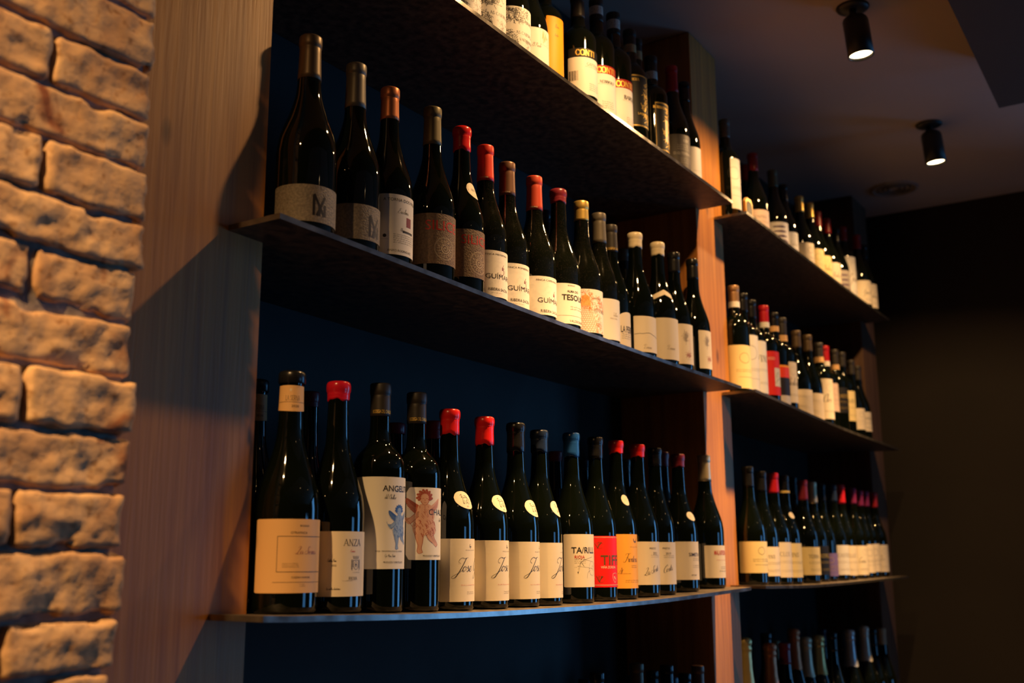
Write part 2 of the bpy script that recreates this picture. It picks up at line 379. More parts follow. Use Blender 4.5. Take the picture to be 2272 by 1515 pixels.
def smooth_pts(P, n=6):
    if len(P) < 3: return P
    out = []
    for i in range(len(P) - 1):
        p0 = P[max(0, i - 1)]; p1 = P[i]; p2 = P[i + 1]; p3 = P[min(len(P) - 1, i + 2)]
        for k in range(n):
            t = k / n
            out.append(tuple(.5 * ((2 * p1[j]) + (-p0[j] + p2[j]) * t + (2 * p0[j] - 5 * p1[j] + 4 * p2[j] - p3[j]) * t * t + (-p0[j] + 3 * p1[j] - 3 * p2[j] + p3[j]) * t**3) for j in (0, 1)))
    out.append(P[-1]); return out
def cursive(W, st, u, v, h, col, xs=1):
    x = 0; lift = 0; tilt = .12 if st in ('La Sorte', 'Costa') else 0
    for ch in st:
        if ch == ' ': x += .28; continue
        G, adv = CUR.get(ch, CUR['n'])
        for pl in G:
            P = [(u + (x + a + .3 * b) * h * xs * .82, v + (b + tilt * 2 * x) * h) for a, b in smooth_pts(pl)]
            W.stroke(P, max(.00016, h * .022), -max(.00028, h * .068), col)
        x += adv
# upright roman capitals: (polylines, width)
ROM = {
 'A': ([[(0,0),(.36,1)],[(.36,1),(.72,0)],[(.13,.36),(.59,.36)]], .76), 'B': ([[(.12,0),(.12,1)],[(.12,1),(.4,1),(.5,.78),(.4,.54),(.12,.54)],[(.4,.54),(.58,.28),(.44,0),(.12,0)]], .64),
 'C': ([[(.66,.78),(.5,1),(.25,.95),(.05,.5),(.25,.05),(.5,0),(.68,.2)]], .74), 'D': ([[(.12,0),(.12,1)],[(.12,1),(.42,1),(.68,.5),(.42,0),(.12,0)]], .76),
 'E': ([[(.12,0),(.12,1)],[(.12,1),(.5,1),(.5,.88)],[(.12,.52),(.4,.52)],[(.12,0),(.52,0),(.54,.14)]], .6), 'G': ([[(.66,.8),(.5,1),(.25,.95),(.05,.5),(.25,.05),(.5,0),(.66,.12)],[(.66,.0),(.66,.42)]], .78),
 'I': ([[(.16,0),(.16,1)]], .34), 'J': ([[(.3,1),(.3,.1),(.15,-.1)]], .42), 'L': ([[(.12,0),(.12,1)],[(.12,0),(.5,0),(.52,.14)]], .58),
 'N': ([[(.12,0),(.12,1)],[(.12,1),(.68,0)],[(.68,0),(.68,1)]], .82), 'O': ([[(.38,1),(.1,.85),(.02,.5),(.1,.15),(.38,0),(.66,.15),(.74,.5),(.66,.85),(.38,1)]], .78),
 'P': ([[(.12,0),(.12,1)],[(.12,1),(.45,1),(.55,.75),(.45,.5),(.12,.5)]], .6), 'R': ([[(.12,0),(.12,1)],[(.12,1),(.45,1),(.55,.75),(.42,.5),(.12,.5)],[(.36,.5),(.66,0)]], .68),
 'S': ([[(.5,.82),(.36,1),(.16,.95),(.1,.75),(.3,.52),(.5,.28),(.42,.05),(.22,0),(.06,.18)]], .58), 'T': ([[(.34,0),(.34,1)],[(0,.86),(.02,1),(.66,1),(.68,.86)]], .68),
 'V': ([[(0,1),(.34,0)],[(.34,0),(.66,1)]], .68), 'Z': ([[(.04,.86),(.06,1),(.58,1)],[(.58,1),(.04,0)],[(.04,0),(.58,0),(.6,.14)]], .66)}
def roman(W, st, u, v, h, col, xs=1, bold=.13, sp=.1):
    x = 0
    for ch in st:
        if ch == ' ': x += .4; continue
        G, wd = ROM.get(ch, ROM['O'])
        for pl in G:
            curved = len(pl) > 3
            P = smooth_pts(pl) if curved else pl
            P = [(u + (x + a) * h * xs, v + b * h) for a, b in P]
            dx, dy = pl[-1][0] - pl[0][0], pl[-1][1] - pl[0][1]
            thin = (not curved) and dy > .5 and dx > .2 or (ch in 'N' and len(pl) == 2 and dx == 0)
            W.stroke(P, h * bold * .4, h * (bold * .45 if thin else bold), col)
            for q in (pl[0], pl[-1]):
                o = pl[-1] if q is pl[0] else pl[0]
                if not curved and abs(o[1] - q[1]) > .7 and q[1] in (0, 1):
                    if ch == 'T' and q[1] == 1: continue
                    W.stroke([(u + (x + q[0] - .11) * h * xs, v + q[1] * h), (u + (x + q[0] + .11) * h * xs, v + q[1] * h)], h * bold * .4, h * bold * .4, col)
        x += wd + sp
def sans(W, st, u, v, h, col, xs=1, weight=0.0, track=0.0):
    me, a, b = text_mesh(st, weight)
    W.mesh(me, u - a * h / CAPH * xs, v, h / CAPH * xs, h / CAPH, col)
def fine(W, lines, u, v, h, col, length):
    rnd = random.Random(int(abs(u * 1e5 + v * 1e6)))
    for i in range(int(lines)):
        x = u; y = v - i * h * 1.9
        while x < u + length:
            wl = h * rnd.uniform(.8, 3.2)
            k = x
            while k < x + wl:
                lw = h * .5; hh = h * rnd.choice((.6, .6, .6, .95))
                W.stroke([(k, y), (k + lw * rnd.uniform(-.1, .3), y + hh)], h * .16, h * .16, col)
                W.stroke([(k, y + hh * .55), (k + lw * .7, y + hh * rnd.choice((.0, .6, 1)))], h * .14, h * .14, col); k += lw * 1.15
            x += wl + h * .9
def ellipse(cx, cy, a, b, n=20, t0=0, t1=2 * pi): return [(cx + a * cos(t0 + (t1 - t0) * k / n), cy + b * sin(t0 + (t1 - t0) * k / n)) for k in range(n + (0 if t1 - t0 > 6.28 else 1))]
def ring(W, cx, cy, a, b, w, col, n=28):
    P = ellipse(cx, cy, a, b, n); W.stroke(P + [P[0]], w, w, col)
def squiggles(W, inside, x0, x1, y0, y1, n, size, w, col, seed=1):
    rnd = random.Random(seed); k = 0; tries = 0
    while k < n and tries < n * 30:
        tries += 1
        x = rnd.uniform(x0, x1); y = rnd.uniform(y0, y1)
        if not inside(x, y): continue
        t = rnd.uniform(0, 6.28); s = size * rnd.uniform(.5, 1.3)
        P = [(x, y)]
        for j in range(4):
            t += rnd.uniform(-1.3, 1.3); P.append((P[-1][0] + s * .5 * cos(t), P[-1][1] + s * .5 * sin(t)))
        W.stroke(smooth_pts(P, 3), w, w * 1.6, col, seg=.002); k += 1
def cherub(W, cx, cy, h, col):
    wash = col + 'wash'
    def T(P): return [(cx + a * h, cy + (b - .5) * h) for a, b in P]
    def fill(P, c=wash, lift=0, sm=True):
        Q = smooth_pts(P + [P[0]], 4)[:-1] if sm else P
        W.poly(T(Q), c, lift)
    def ln(P, wd=.006, c=col, lift=.0003): W.stroke(T(smooth_pts(P, 5)), h * wd * .6, h * wd * 1.3, c, lift, seg=.0015)
    lw = [(-.07,.74),(-.16,.80),(-.30,.88),(-.31,.80),(-.24,.70),(-.14,.63)]; rw = [(.09,.74),(.18,.80),(.30,.88),(.29,.78),(.20,.68),(.12,.64)]
    fill(lw, col); fill(rw)
    for k in range(5):
        ln([(-.10,.70 - .012*k),(-.2,.75 - .02*k),(-.29,.84 - .03*k)], .004, wash); ln([(.11,.70 - .01*k),(.2,.76 - .02*k),(.28,.85 - .025*k)], .005)
    fill([(-.07,.78),(.07,.78),(.14,.72),(.14,.58),(.13,.48),(-.13,.48),(-.14,.6),(-.13,.72)], wash, .0001)
    fill([(-.12,.74),(-.17,.62),(-.30,.52),(-.34,.57),(-.31,.50),(-.24,.46),(-.10,.58)], wash, .0001)
    fill([(.12,.72),(.19,.62),(.16,.50),(.10,.52)], wash, .0001)
    fill([(-.16,.54),(.0,.56),(.16,.52),(.22,.42),(.20,.30),(.08,.32),(-.02,.27),(-.16,.30),(-.20,.42)], wash, .0002)
    fill([(-.17,.33),(-.02,.31),(-.03,.18),(-.05,.08),(-.03,.01),(-.09,-.01),(-.12,.03),(-.11,.12),(-.14,.22)], wash, .0001)
    fill([(.02,.31),(.16,.33),(.19,.24),(.27,.14),(.23,.10),(.15,.16),(.07,.22)], wash, .0001)
    hd = ellipse(.0, .865, .085, .095, 18); W.poly(T(hd), wash, .0002)
    for k in range(26):
        t = pi * (-.12 + 1.24 * k / 25); r = .085 + .022 * ((k * 7) % 3)
        W.poly(T(ellipse(.0 + r * cos(t), .885 + r * .95 * sin(t), .022, .020, 8)), col, .0003)
    ln([(-.045,.865),(-.03,.872),(-.015,.865)], .008); ln([(.02,.865),(.035,.872),(.05,.865)], .008)
    ln([(.003,.86),(.0,.835),(.012,.832)], .005); ln([(-.015,.808),(.005,.803),(.025,.809)], .008); ln([(-.07,.83),(-.03,.775),(.03,.772),(.075,.83)], .007)
    ln([(-.12,.74),(-.17,.62),(-.30,.52)], .008); ln([(-.10,.58),(-.24,.46)], .008); ln([(-.13,.72),(-.14,.56)], .006); ln([(.14,.72),(.15,.55)], .008); ln([(0,.76),(.01,.6)], .004)
    ln([(-.17,.33),(-.14,.22),(-.11,.12),(-.12,.03),(-.09,-.01),(-.03,.01)], .007); ln([(-.02,.31),(-.03,.18),(-.05,.08),(-.03,.01)], .007); ln([(.16,.33),(.19,.24),(.27,.14),(.23,.10)], .007); ln([(.02,.31),(.07,.22),(.15,.16)], .007)
    rnd = random.Random(3)
    for k in range(34):
        x = rnd.uniform(-.17, .19); y = rnd.uniform(.3, .53); ln([(x, y),(x + .02, y - .03),(x + rnd.uniform(-.03,.05), y - .06)], .007)
    for k in range(22):
        x = rnd.uniform(-.12, .13); y = rnd.uniform(.52, .76); ln([(x, y),(x + .015, y - .012),(x + .02, y - .03)], .004)
    for k in range(12):
        t = k / 11; ln([(-.14 + .04*t, .3 - .24*t),(-.10 + .03*t, .29 - .24*t)], .004); ln([(.06 + .13*t, .3 - .13*t),(.10 + .12*t, .31 - .14*t)], .004)
    ln([(-.36,.62),(-.33,.55),(-.26,.5),(-.2,.42)], .006)
def art(W, B, k, st, u, v, h, col, xs):
    """draws one print; u, v in metres on the bottle surface, h = height"""
    R = B['R']
    if k == 'n': sans(W, st, u, v, h, col, xs)
    elif k == 'b': sans(W, st, u, v, h, col, xs, .012)
    elif k == 'b2': sans(W, st, u, v, h, col, xs, .028)
    elif k == 'cond': sans(W, st, u, v, h, col, xs, .012)
    elif k == 's': roman(W, st, u, v, h, col, xs)
    elif k == 's2': roman(W, st, u, v, h, col, xs, bold=.24, sp=.08)
    elif k == 'c': cursive(W, st, u, v, h, col, xs)
    elif k == 'fine': fine(W, float(st), u, v, h, col, h * 6 * xs)
    elif k == 'line': W.stroke([(u, v), (u + .09, v)], .0004, .0004, col)
    elif k == 'patch': W.poly([(u, v), (u + h * xs, v), (u + h * xs, v + h), (u, v + h)], col)
    elif k == 'box':
        P = [(u, v), (u + .085, v), (u + .085, v + h), (u, v + h), (u, v)]; W.stroke(P, .0006, .0006, col)
    elif k == 'frame':
        for d in (0, .0012):
            for y in (v + d, v + h - d): W.stroke([(u - .03, y), (u + .08, y)], .0004, .0004, col)
        rnd = random.Random(4)
        for (cx, cy) in ((u + .006, v + h * .83), (u + .008, v + h * .13)):
            for j in range(7):
                t = rnd.uniform(.5, 2.6); W.stroke(smooth_pts([(cx, cy - .006), (cx + .004 * cos(t), cy), (cx + .010 * cos(t), cy + .006 * sin(t) + .001)], 4), .0003, .0006, 'gold')
            ring(W, cx + .004, cy, .007, .006, .0003, 'gold')
    elif k == 'bars':
        rnd = random.Random(2); x = u
        for j in range(16): W.stroke([(x, v - h * .35), (x, v + h * .55)], .0003, rnd.choice((.0003, .0008)), col); x += rnd.uniform(.0009, .0016)
    elif k == 'crest':
        s = h
        shield = [(-.2, .2), (.2, .2), (.2, -.1), (0, -.3), (-.2, -.1)]
        P = [(u + a * s, v + b * s) for a, b in smooth_pts(shield, 3)]; W.stroke(P + [P[0]], .0005, .0007, col)
        for sg in (-1, 1):
            for j in range(6): W.stroke(smooth_pts([(u + sg * s * .2, v + (.2 - .08 * j) * s), (u + sg * s * .32, v + (.24 - .09 * j) * s), (u + sg * s * .26, v + (.12 - .09 * j) * s)], 4), .0004, .0008, col)
        for j in range(5): W.stroke([(u + (j - 2) * .08 * s, v + .28 * s), (u + (j - 2) * .11 * s, v + .45 * s)], .0004, .0009, col)
        W.poly(ellipse(u, v - .02 * s, .05 * s, .07 * s, 10), col); ring(W, u, v, .12 * s, .14 * s, .0004, col)
        fine(W, 1, u - .2 * s, v - .46 * s, .05 * s, col, .4 * s)
    elif k == 'angel': cherub(W, u, v, h, col)
    elif k == 'shield':
        P = smooth_pts([(u - .35 * h, v + .45 * h), (u, v + .52 * h), (u + .35 * h, v + .45 * h), (u + .38 * h, v), (u, v - .5 * h), (u - .38 * h, v), (u - .35 * h, v + .45 * h)], 5)
        W.stroke(P, .0006, .0006, col); W.poly([(u - .2 * h, v + .15 * h), (u - .05 * h, v + .2 * h), (u + .08 * h, v - .02 * h), (u + .2 * h, v - .12 * h), (u + .02 * h, v - .1 * h), (u + .0 * h, v - .25 * h), (u - .06 * h, v - .05 * h)], col)
    elif k == 'laurel':
        for sg in (-1, 1):
            for j in range(7):
                a = .2 + j * .2; W.poly(ellipse(u + sg * .42 * h * sin(a), v - .5 * h * cos(a), .06 * h, .14 * h, 8), col)
    elif k == 'wheel':
        ring(W, u + .012, v + .0, .010, .013, .0003, col); ring(W, u + .014, v + .001, .003, .004, .0003, col)
        W.stroke(smooth_pts([(u - .022, v - .003), (u - .018, v + .008), (u - .008, v + .016), (u + .012, v + .021)], 6), .0003, .0004, col)
        W.stroke([(u - .022, v + .004), (u + .012, v + .0)], .0003, .0003, col); W.stroke([(u - .022, v - .01), (u - .016, v + .012)], .0003, .0004, col)
        W.poly([(u - .0232, v - .006), (u - .0208, v - .006), (u - .022, v - .0105)], col); W.stroke([(u - .008, v + .016), (u + .01, v + .013)], .0003, .0003, col)
        for (a, b) in ((-.022, .004), (-.008, .016), (.004, .0), (.012, .0), (-.016, .012)): W.poly(ellipse(u + a, v + b, .0006, .0006, 8), col)
        W.stroke([(u - .014, v + .009), (u - .010, v + .004)], .0006, .0006, col); fine(W, 1, u - .028, v + .002, .0012, col, .004)
        W.stroke(smooth_pts([(u - .003, v - .018), (u - .001, v - .008), (u + .006, v - .003)], 5), .0003, .0004, col)
    elif k == 'seal': W.poly(ellipse(u, v + h * .5, h * .6, h * .6, 14), col); fine(W, 1, u - h, v - h * .7, h * .22, col, 2 * h)
    elif k == 'mono':
        w1 = h * .12
        for P in ([(-.30, 0), (-.30, .92)], [(-.30, .98), (.26, 0)], [(.30, 0), (.30, .55)], [(-.14, 0), (.30, .92)], [(.0, .0), (.0, .5)]):
            W.stroke([(u + a * h * .9, v + b * h) for a, b in P], w1, w1, col)
    elif k == 'spiral':
        r = h * .5
        for q in (1.0, .93): ring(W, u, v, r * q, r * q, .00035, col, 40)
        ring(W, u, v, r * .42, r * .42, .0005, col, 24)
        P = [(u + r * (.05 + .37 * t / 12) * cos(t), v + r * (.05 + .37 * t / 12) * sin(t)) for t in [x * .35 for x in range(36)]]; W.stroke(P, .0006, .0008, col)
        W.stroke([(u + .38 * r, v - .02 * r), (u + .52 * r, v - .05 * r)], .0008, .0008, col)
        word = 'SILICE'; base = 'VITICULTORES'
        for wd, a0, a1 in ((word, 125, 55), (base, 160, 385)):
            for i, ch in enumerate(wd):
                a = radians(a0 + (a1 - a0) * i / (len(wd) - 1)); G, wdth = ROM.get(ch, ROM['O']) if ch != 'U' else ([[(.1, 1), (.1, .2), (.35, 0), (.6, .2), (.6, 1)]], .7)
                s2 = r * .20; up = 1 if wd == word else -1
                for pl in G:
                    P = []
                    for px_, py_ in pl:
                        ax = (px_ - wdth / 2) * s2; ay = (py_ - .5) * s2 * 1.2
                        er = r * .66 + up * ay; ea = a - up * ax / (r * .66)
                        P.append((u + er * cos(ea), v + er * sin(ea)))
                    W.stroke(P, .0004, .0005, col)
    elif k == 'three':
        P = smooth_pts([(.10, 1.0), (.02, .86), (-.10, .66), (-.02, .56), (.10, .62), (.10, .74), (-.05, .70), (.0, .60), (.14, .60), (-.12, .52), (.12, .46), (.14, .25), (.0, .04), (-.28, .02), (-.32, .1)], 5)
        W.stroke([(u + a * h, v + b * h - h * .5) for a, b in P], h * .035, h * .06, col)
    elif k == 'tower':
        wv = h * .34
        for j in range(15):
            y = v - h * .5 + j * h * .048; half = wv * (1 - j * .045)
            W.stroke([(u - half, y), (u + half, y)], .0004, .0004, col)
            for q in range(9): x = u - half + (q + .5 * (j % 2)) * half / 4.2; W.stroke([(x, y), (x, y + h * .048)], .0004, .0007, col)
        W.poly([(u - .13 * h, v + .2 * h), (u + .13 * h, v + .2 * h), (u + .1 * h, v + .42 * h), (u, v + .5 * h), (u - .1 * h, v + .42 * h)], 'orangewash')
        for j in range(7): W.stroke([(u + (j - 3) * .035 * h, v + .2 * h), (u + (j - 3) * .02 * h, v + .46 * h)], .0005, .0008, col)
        squiggles(W, lambda x, y: (y > v + .1 * h and abs(x - u - .2 * h) < .55 * h and y < v + .62 * h - abs(x - u) * .5) or (abs(x - u) < wv + (v + .2 * h - y) * .35 and abs(x - u) > wv * .75), u - .5 * h, u + .85 * h, v - .5 * h, v + .6 * h, 330, .0045, .0004, col, 5)
    elif k == 'ridge':
        W.stroke(smooth_pts([(u, v), (u + .012, v + .0012), (u + .018, v + .0008), (u + .034, v + .003), (u + .046, v - .001), (u + .07, v - .006)], 3), .0009, .0009, col)
    elif k == 'tree':
        squiggles(W, lambda x, y: ((x - u) / .006) ** 2 + ((y - v - .018) / .013) ** 2 < 1, u - .006, u + .006, v + .004, v + .032, 70, .004, .0004, 'greyink', 8)
        W.stroke([(u + .014, v - .026), (u + .012, v + .016)], .0012, .0012, 'redwash'); squiggles(W, lambda x, y: True, u + .003, u + .016, v - .027, v - .021, 26, .004, .0005, 'red', 9)
        fine(W, 1, u + .002, v - .036, .0012, col, .012)
    elif k == 'engrave':
        z0, z1 = B['L'][0][0], B['L'][0][1]
        squiggles(W, lambda x, y: ((x + .055) / .030) ** 2 + ((y - z0 - .018) / .034) ** 2 < 1 or (y > z1 - .03 and y < z1 - .004 and x < -.005 + .01 * sin(y * 900)), -.085, .0, z0 + .001, z1 - .003, 620, .0042, .0005, col, int(B['x'] * 100))
        for j in range(3): ring(W, -.055, z0 + .018, .024 + .004 * j, .026 + .004 * j, .0004, col)
        squiggles(W, lambda x, y: True, -.015, .03, z0 + .012, z0 + .034, 60, .004, .0003, 'greyink', 3)
        fine(W, 3, -.02, z0 + .008, .0018, 'greyink', .06); roman(W, 'AS CABORCAS', -.028, z0 + .042, .006, col)
    elif k == 'sketch':
        for j in range(16):
            rnd = random.Random(j); x = u - .006 + rnd.uniform(0, .018); W.stroke([(x, v + rnd.uniform(-.014, 0)), (x + rnd.uniform(-.002, .004), v + rnd.uniform(.002, .017))], .0004, .0007, col)
        P = [(u - .008, v - .016), (u + .018, v - .016), (u + .018, v + .018), (u - .008, v + .018), (u - .008, v - .016)]; W.stroke(P, .0004, .0004, col)
    elif k == 'swirl':
        P = [(u + .0006 * t * cos(t), v + .0006 * t * sin(t)) for t in [x * .4 for x in range(40)]]; W.stroke(P, .0003, .0004, col)
    elif k == 'auto':
        z0, z1, p0, p1, lc, _ = B['L'][0]; H = z1 - z0; rnd = random.Random(int(B['x'] * 1000))
        dark = lc in ('blacklabel', 'redlabel2', 'purple', 'blackgold'); c = 'goldink' if dark else ('ink' if rnd.random() < .7 else 'greyink')
        a = radians(rnd.uniform(-75, -55)) * R
        if lc == 'orangeblack':
            W.poly([(-.12, z0 + .22 * H), (.1, z0 + .22 * H), (.1, z0 + .68 * H), (-.12, z0 + .68 * H)], 'ink'); W.poly([(-.035, z0 + .68 * H), (.06, z0 + .68 * H), (.06, z0 + .95 * H), (-.035, z0 + .95 * H)], 'flame'); W.poly([(-.12, z0), (.1, z0), (.1, z0 + .22 * H), (-.12, z0 + .22 * H)], 'pale'); return
        if lc == 'redlabel2':
            W.poly([(-.022, z0 + .2 * H), (.02, z0 + .2 * H), (.02, z0 + .62 * H), (-.022, z0 + .62 * H)], 'pale'); squiggles(W, lambda x, y: True, -.02, .018, z0 + .22 * H, z0 + .5 * H, 20, .006, .0008, 'greenish', 2)
            roman(W, 'ROSSO', -.05, z0 + .8 * H, .008, 'cream2'); return
        if lc == 'lined':
            for j in range(12):
                W.stroke(smooth_pts([(-.07, z0 + H * (j + 2) / 16), (-.04, z0 + H * (j + 2) / 16 + .004 * sin(j)), (-.01, z0 + H * (j + 1) / 16), (.03, z0 + H * (j + 2) / 16)], 4), .0005, .0005, 'greyink')
            return
        if lc in ('purpleprint', 'greyprint'):
            for j in range(3): W.poly(ellipse(-.035 + .003 * j, z0 + H * (.8 - .2 * j), .022, .0035, 14), 'purple')
            W.poly(ellipse(-.03, z0 + H * .16, .03, .008, 14), 'purple'); return
        mode = rnd.randrange(3)
        if mode == 0:
            roman(W, rnd.choice(('CLOS', 'TERRA', 'VINS', 'CASTELL')), a, z0 + H * .6, H * .12, c); fine(W, 2, a, z0 + H * .45, .0022, c, .05); fine(W, 2, a + .004, z0 + H * .2, .0022, c, .04)
        elif mode == 1:
            cursive(W, rnd.choice(('Casa', 'Gran Reserva', 'Clos', 'Barbera')), a, z0 + H * .42, H * .2, c); ring(W, a + .025, z0 + H * .78, H * .09, H * .1, .0006, 'greyink'); fine(W, 2, a + .004, z0 + H * .2, .0022, c, .05)
        else:
            ring(W, a + .02, z0 + H * .7, H * .13, H * .12, .0008, c); fine(W, 2, a - .005, z0 + H * .42, .0026, c, .06); W.stroke([(a, z0 + H * .26), (a + .06, z0 + H * .26)], .0005, .0005, c)

# ---------------------------------------------------------------- bottles
MESH = {}
def cached(key, fn):
    if key not in MESH: MESH[key] = fn()
    return MESH[key]
def to_me(bm, name, smooth=True):
    me = bpy.data.meshes.new(name); bm.to_mesh(me); bm.free()
    if smooth: me.polygons.foreach_set('use_smooth', [True] * len(me.polygons))
    return me
def glass_mesh(t, R, h, seg):
    bm = bmesh.new()
    P = [(0, .012), (.3 * R, .010), (.62 * R, .003), (.82 * R, .0), (.93 * R, .0004), (.985 * R, .003), (R, .008)]
    body = [(r * R, z * h) for r, z in SM[t] if z * h > .02 and z <= .945]
    nr = brad(t, R, h, .94 * h)
    P += [(R, .02)] + body + [(nr, .95 * h), (nr + .0009, .955 * h), (nr + .0011, .975 * h), (nr + .0003, .985 * h), (nr - .001, .998 * h), (nr - .005, h - .0008), (0, h - .0008)]
    lathe(bm, P, seg); return to_me(bm, 'glass_body')
def cap_mesh(kind, t, R, h, cl, seg):
    bm = bmesh.new(); nr = lambda z: brad(t, R, h, z)
    z0 = h - cl
    if kind == 'foil':
        o = .0007; lip = h - .017
        P = [(nr(z0) + .0002, z0 - .0002), (nr(z0) + o, z0)]
        n = 6
        for k in range(1, n + 1): z = z0 + (lip - .002 - z0) * k / n; P.append((nr(z) + o, z))
        P += [(nr(lip) + o - .0002, lip - .0008), (nr(lip) + .0016, lip + .0008), (nr(lip) + .0019, lip + .006), (nr(lip) + .0018, h - .003), (nr(lip) + .0012, h - .0008), (nr(lip) + .0002, h), (nr(lip) - .002, h + .0003), (0, h + .0003)]
        if cl < .02: P = [(nr(z0) + .0024, z0), (nr(z0) + .0034, z0 + .0012), (nr(z0) + .0034, h - .004), (nr(z0) + .002, h - .001), (nr(z0), h), (0, h + .0004)]
        lathe(bm, P, seg)
    elif kind == 'wax':
        o = .0016; lip = h - .016
        P = [(nr(z0) + .0003, z0 - .0006), (nr(z0) + o, z0 + .001)]
        for k in range(1, 4): z = z0 + (lip - .004 - z0) * k / 3; P.append((nr(z) + o, z))
        P += [(nr(lip) + o + .0004, lip - .001), (nr(lip) + o + .0001, lip), (nr(lip) + .0031, lip + .003), (nr(lip) + .0034, lip + .008), (nr(lip) + .0032, h - .004), (nr(lip) + .0022, h - .0008), (nr(lip) + .0002, h + .0008), (nr(lip) * .5, h + .0018), (0, h + .002)]
        if cl < .022: P = P[:2] + P[-7:]
        lathe(bm, P, seg)
        for v in bm.verts:      # uneven dripped lower edge and hand-dipped wobble
            a = math.atan2(v.co.y, v.co.x); d = max(0, 1 - (v.co.z - z0) / .012)
            if v.co.z < h - .002:
                v.co.z += .0016 * d * sin(3 * a + h * 90) + .0009 * d * sin(7 * a)
                s_ = 1 + .02 * sin(2 * a + 5 * h) ; v.co.x *= s_; v.co.y *= s_
    else:                       # sparkling wine: crinkled foil over cork and cage
        o = .0012; P = []
        for k in range(15):
            z = z0 + (h - .030 - z0) * k / 14; P.append((nr(z) + o, z))
        P += [(nr(h) + .002, h - .028), (nr(h) + .0035, h - .023), (nr(h) + .001, h - .017), (nr(h) + .0038, h - .012), (nr(h) + .004, h - .005), (nr(h) + .001, h + .002), (nr(h) - .006, h + .004), (0, h + .0045)]
        lathe(bm, P, seg)
        for v in bm.verts:
            a = math.atan2(v.co.y, v.co.x); q = noise.noise(Vector((a * 2.2, v.co.z * 90, h * 50)))
            r = math.hypot(v.co.x, v.co.y)
            if r > .004: s_ = 1 + .055 * q; v.co.x *= s_; v.co.y *= s_
            if v.co.z < z0 + .004: v.co.z += .002 * sin(4 * a)
    return to_me(bm, 'capsule')
def column_patch(B, off, cols, mi=0, nz=4):
    """cols: list of (phi, z0, z1) -> curved patch with a real paper edge"""
    bm = bmesh.new(); G = []
    for ph, z0, z1 in cols:
        G.append([])
        for k in range(nz + 1):
            z = z0 + (z1 - z0) * k / nz; r = brad(B['t'], B['R'], B['h'], z) + off
            G[-1].append(bm.verts.new((r * sin(ph), -r * cos(ph), z)))
    for a, b in zip(G, G[1:]):
        for k in range(nz): bm.faces.new((a[k], b[k], b[k + 1], a[k + 1]))
    edge = [e for e in bm.edges if e.is_boundary]
    for e in edge: e.smooth = False
    ret = bmesh.ops.extrude_edge_only(bm, edges=edge)
    for v in ret['geom']:
        if isinstance(v, bmesh.types.BMVert):
            r = math.hypot(v.co.x, v.co.y); s_ = (r - off) / r; v.co.x *= s_; v.co.y *= s_
    bmesh.ops.remove_doubles(bm, verts=bm.verts[:], dist=1e-7)
    return bm
def label_cols(z0, z1, p0, p1, shape, n=48):
    out = []
    for k in range(n + 1):
        t = k / n; ph = radians(p0 + (p1 - p0) * t); a, b = z0, z1
        if shape == 'clip':
            d = min(t, 1 - t) * (p1 - p0); c = max(0, 7 - d) / 7 * .008; a += c; b -= c
        elif shape == 'arch':
            q = min(1, abs(ph) / radians(52)); b = z1 - .022 * (1 - math.sqrt(max(0, 1 - q * q)))
        elif shape == 'rect':
            d = min(t, 1 - t) * (p1 - p0); c = max(0, 1.5 - d) / 1.5 * .0012; a += c; b -= c
        out.append((ph, a, b))
    return out
ROWNAME = dict(a1='wine bottles on the top shelf of the near bay', a2='wine bottles on the second shelf of the near bay', a3='wine bottles on the third shelf of the near bay', a4='wine bottles on the bottom shelf of the near bay',
    b1='wine bottles on the top shelf of the far bay', b2='wine bottles on the second shelf of the far bay', b3='wine bottles on the third shelf of the far bay', b4='bottles on the bottom shelf of the far bay')
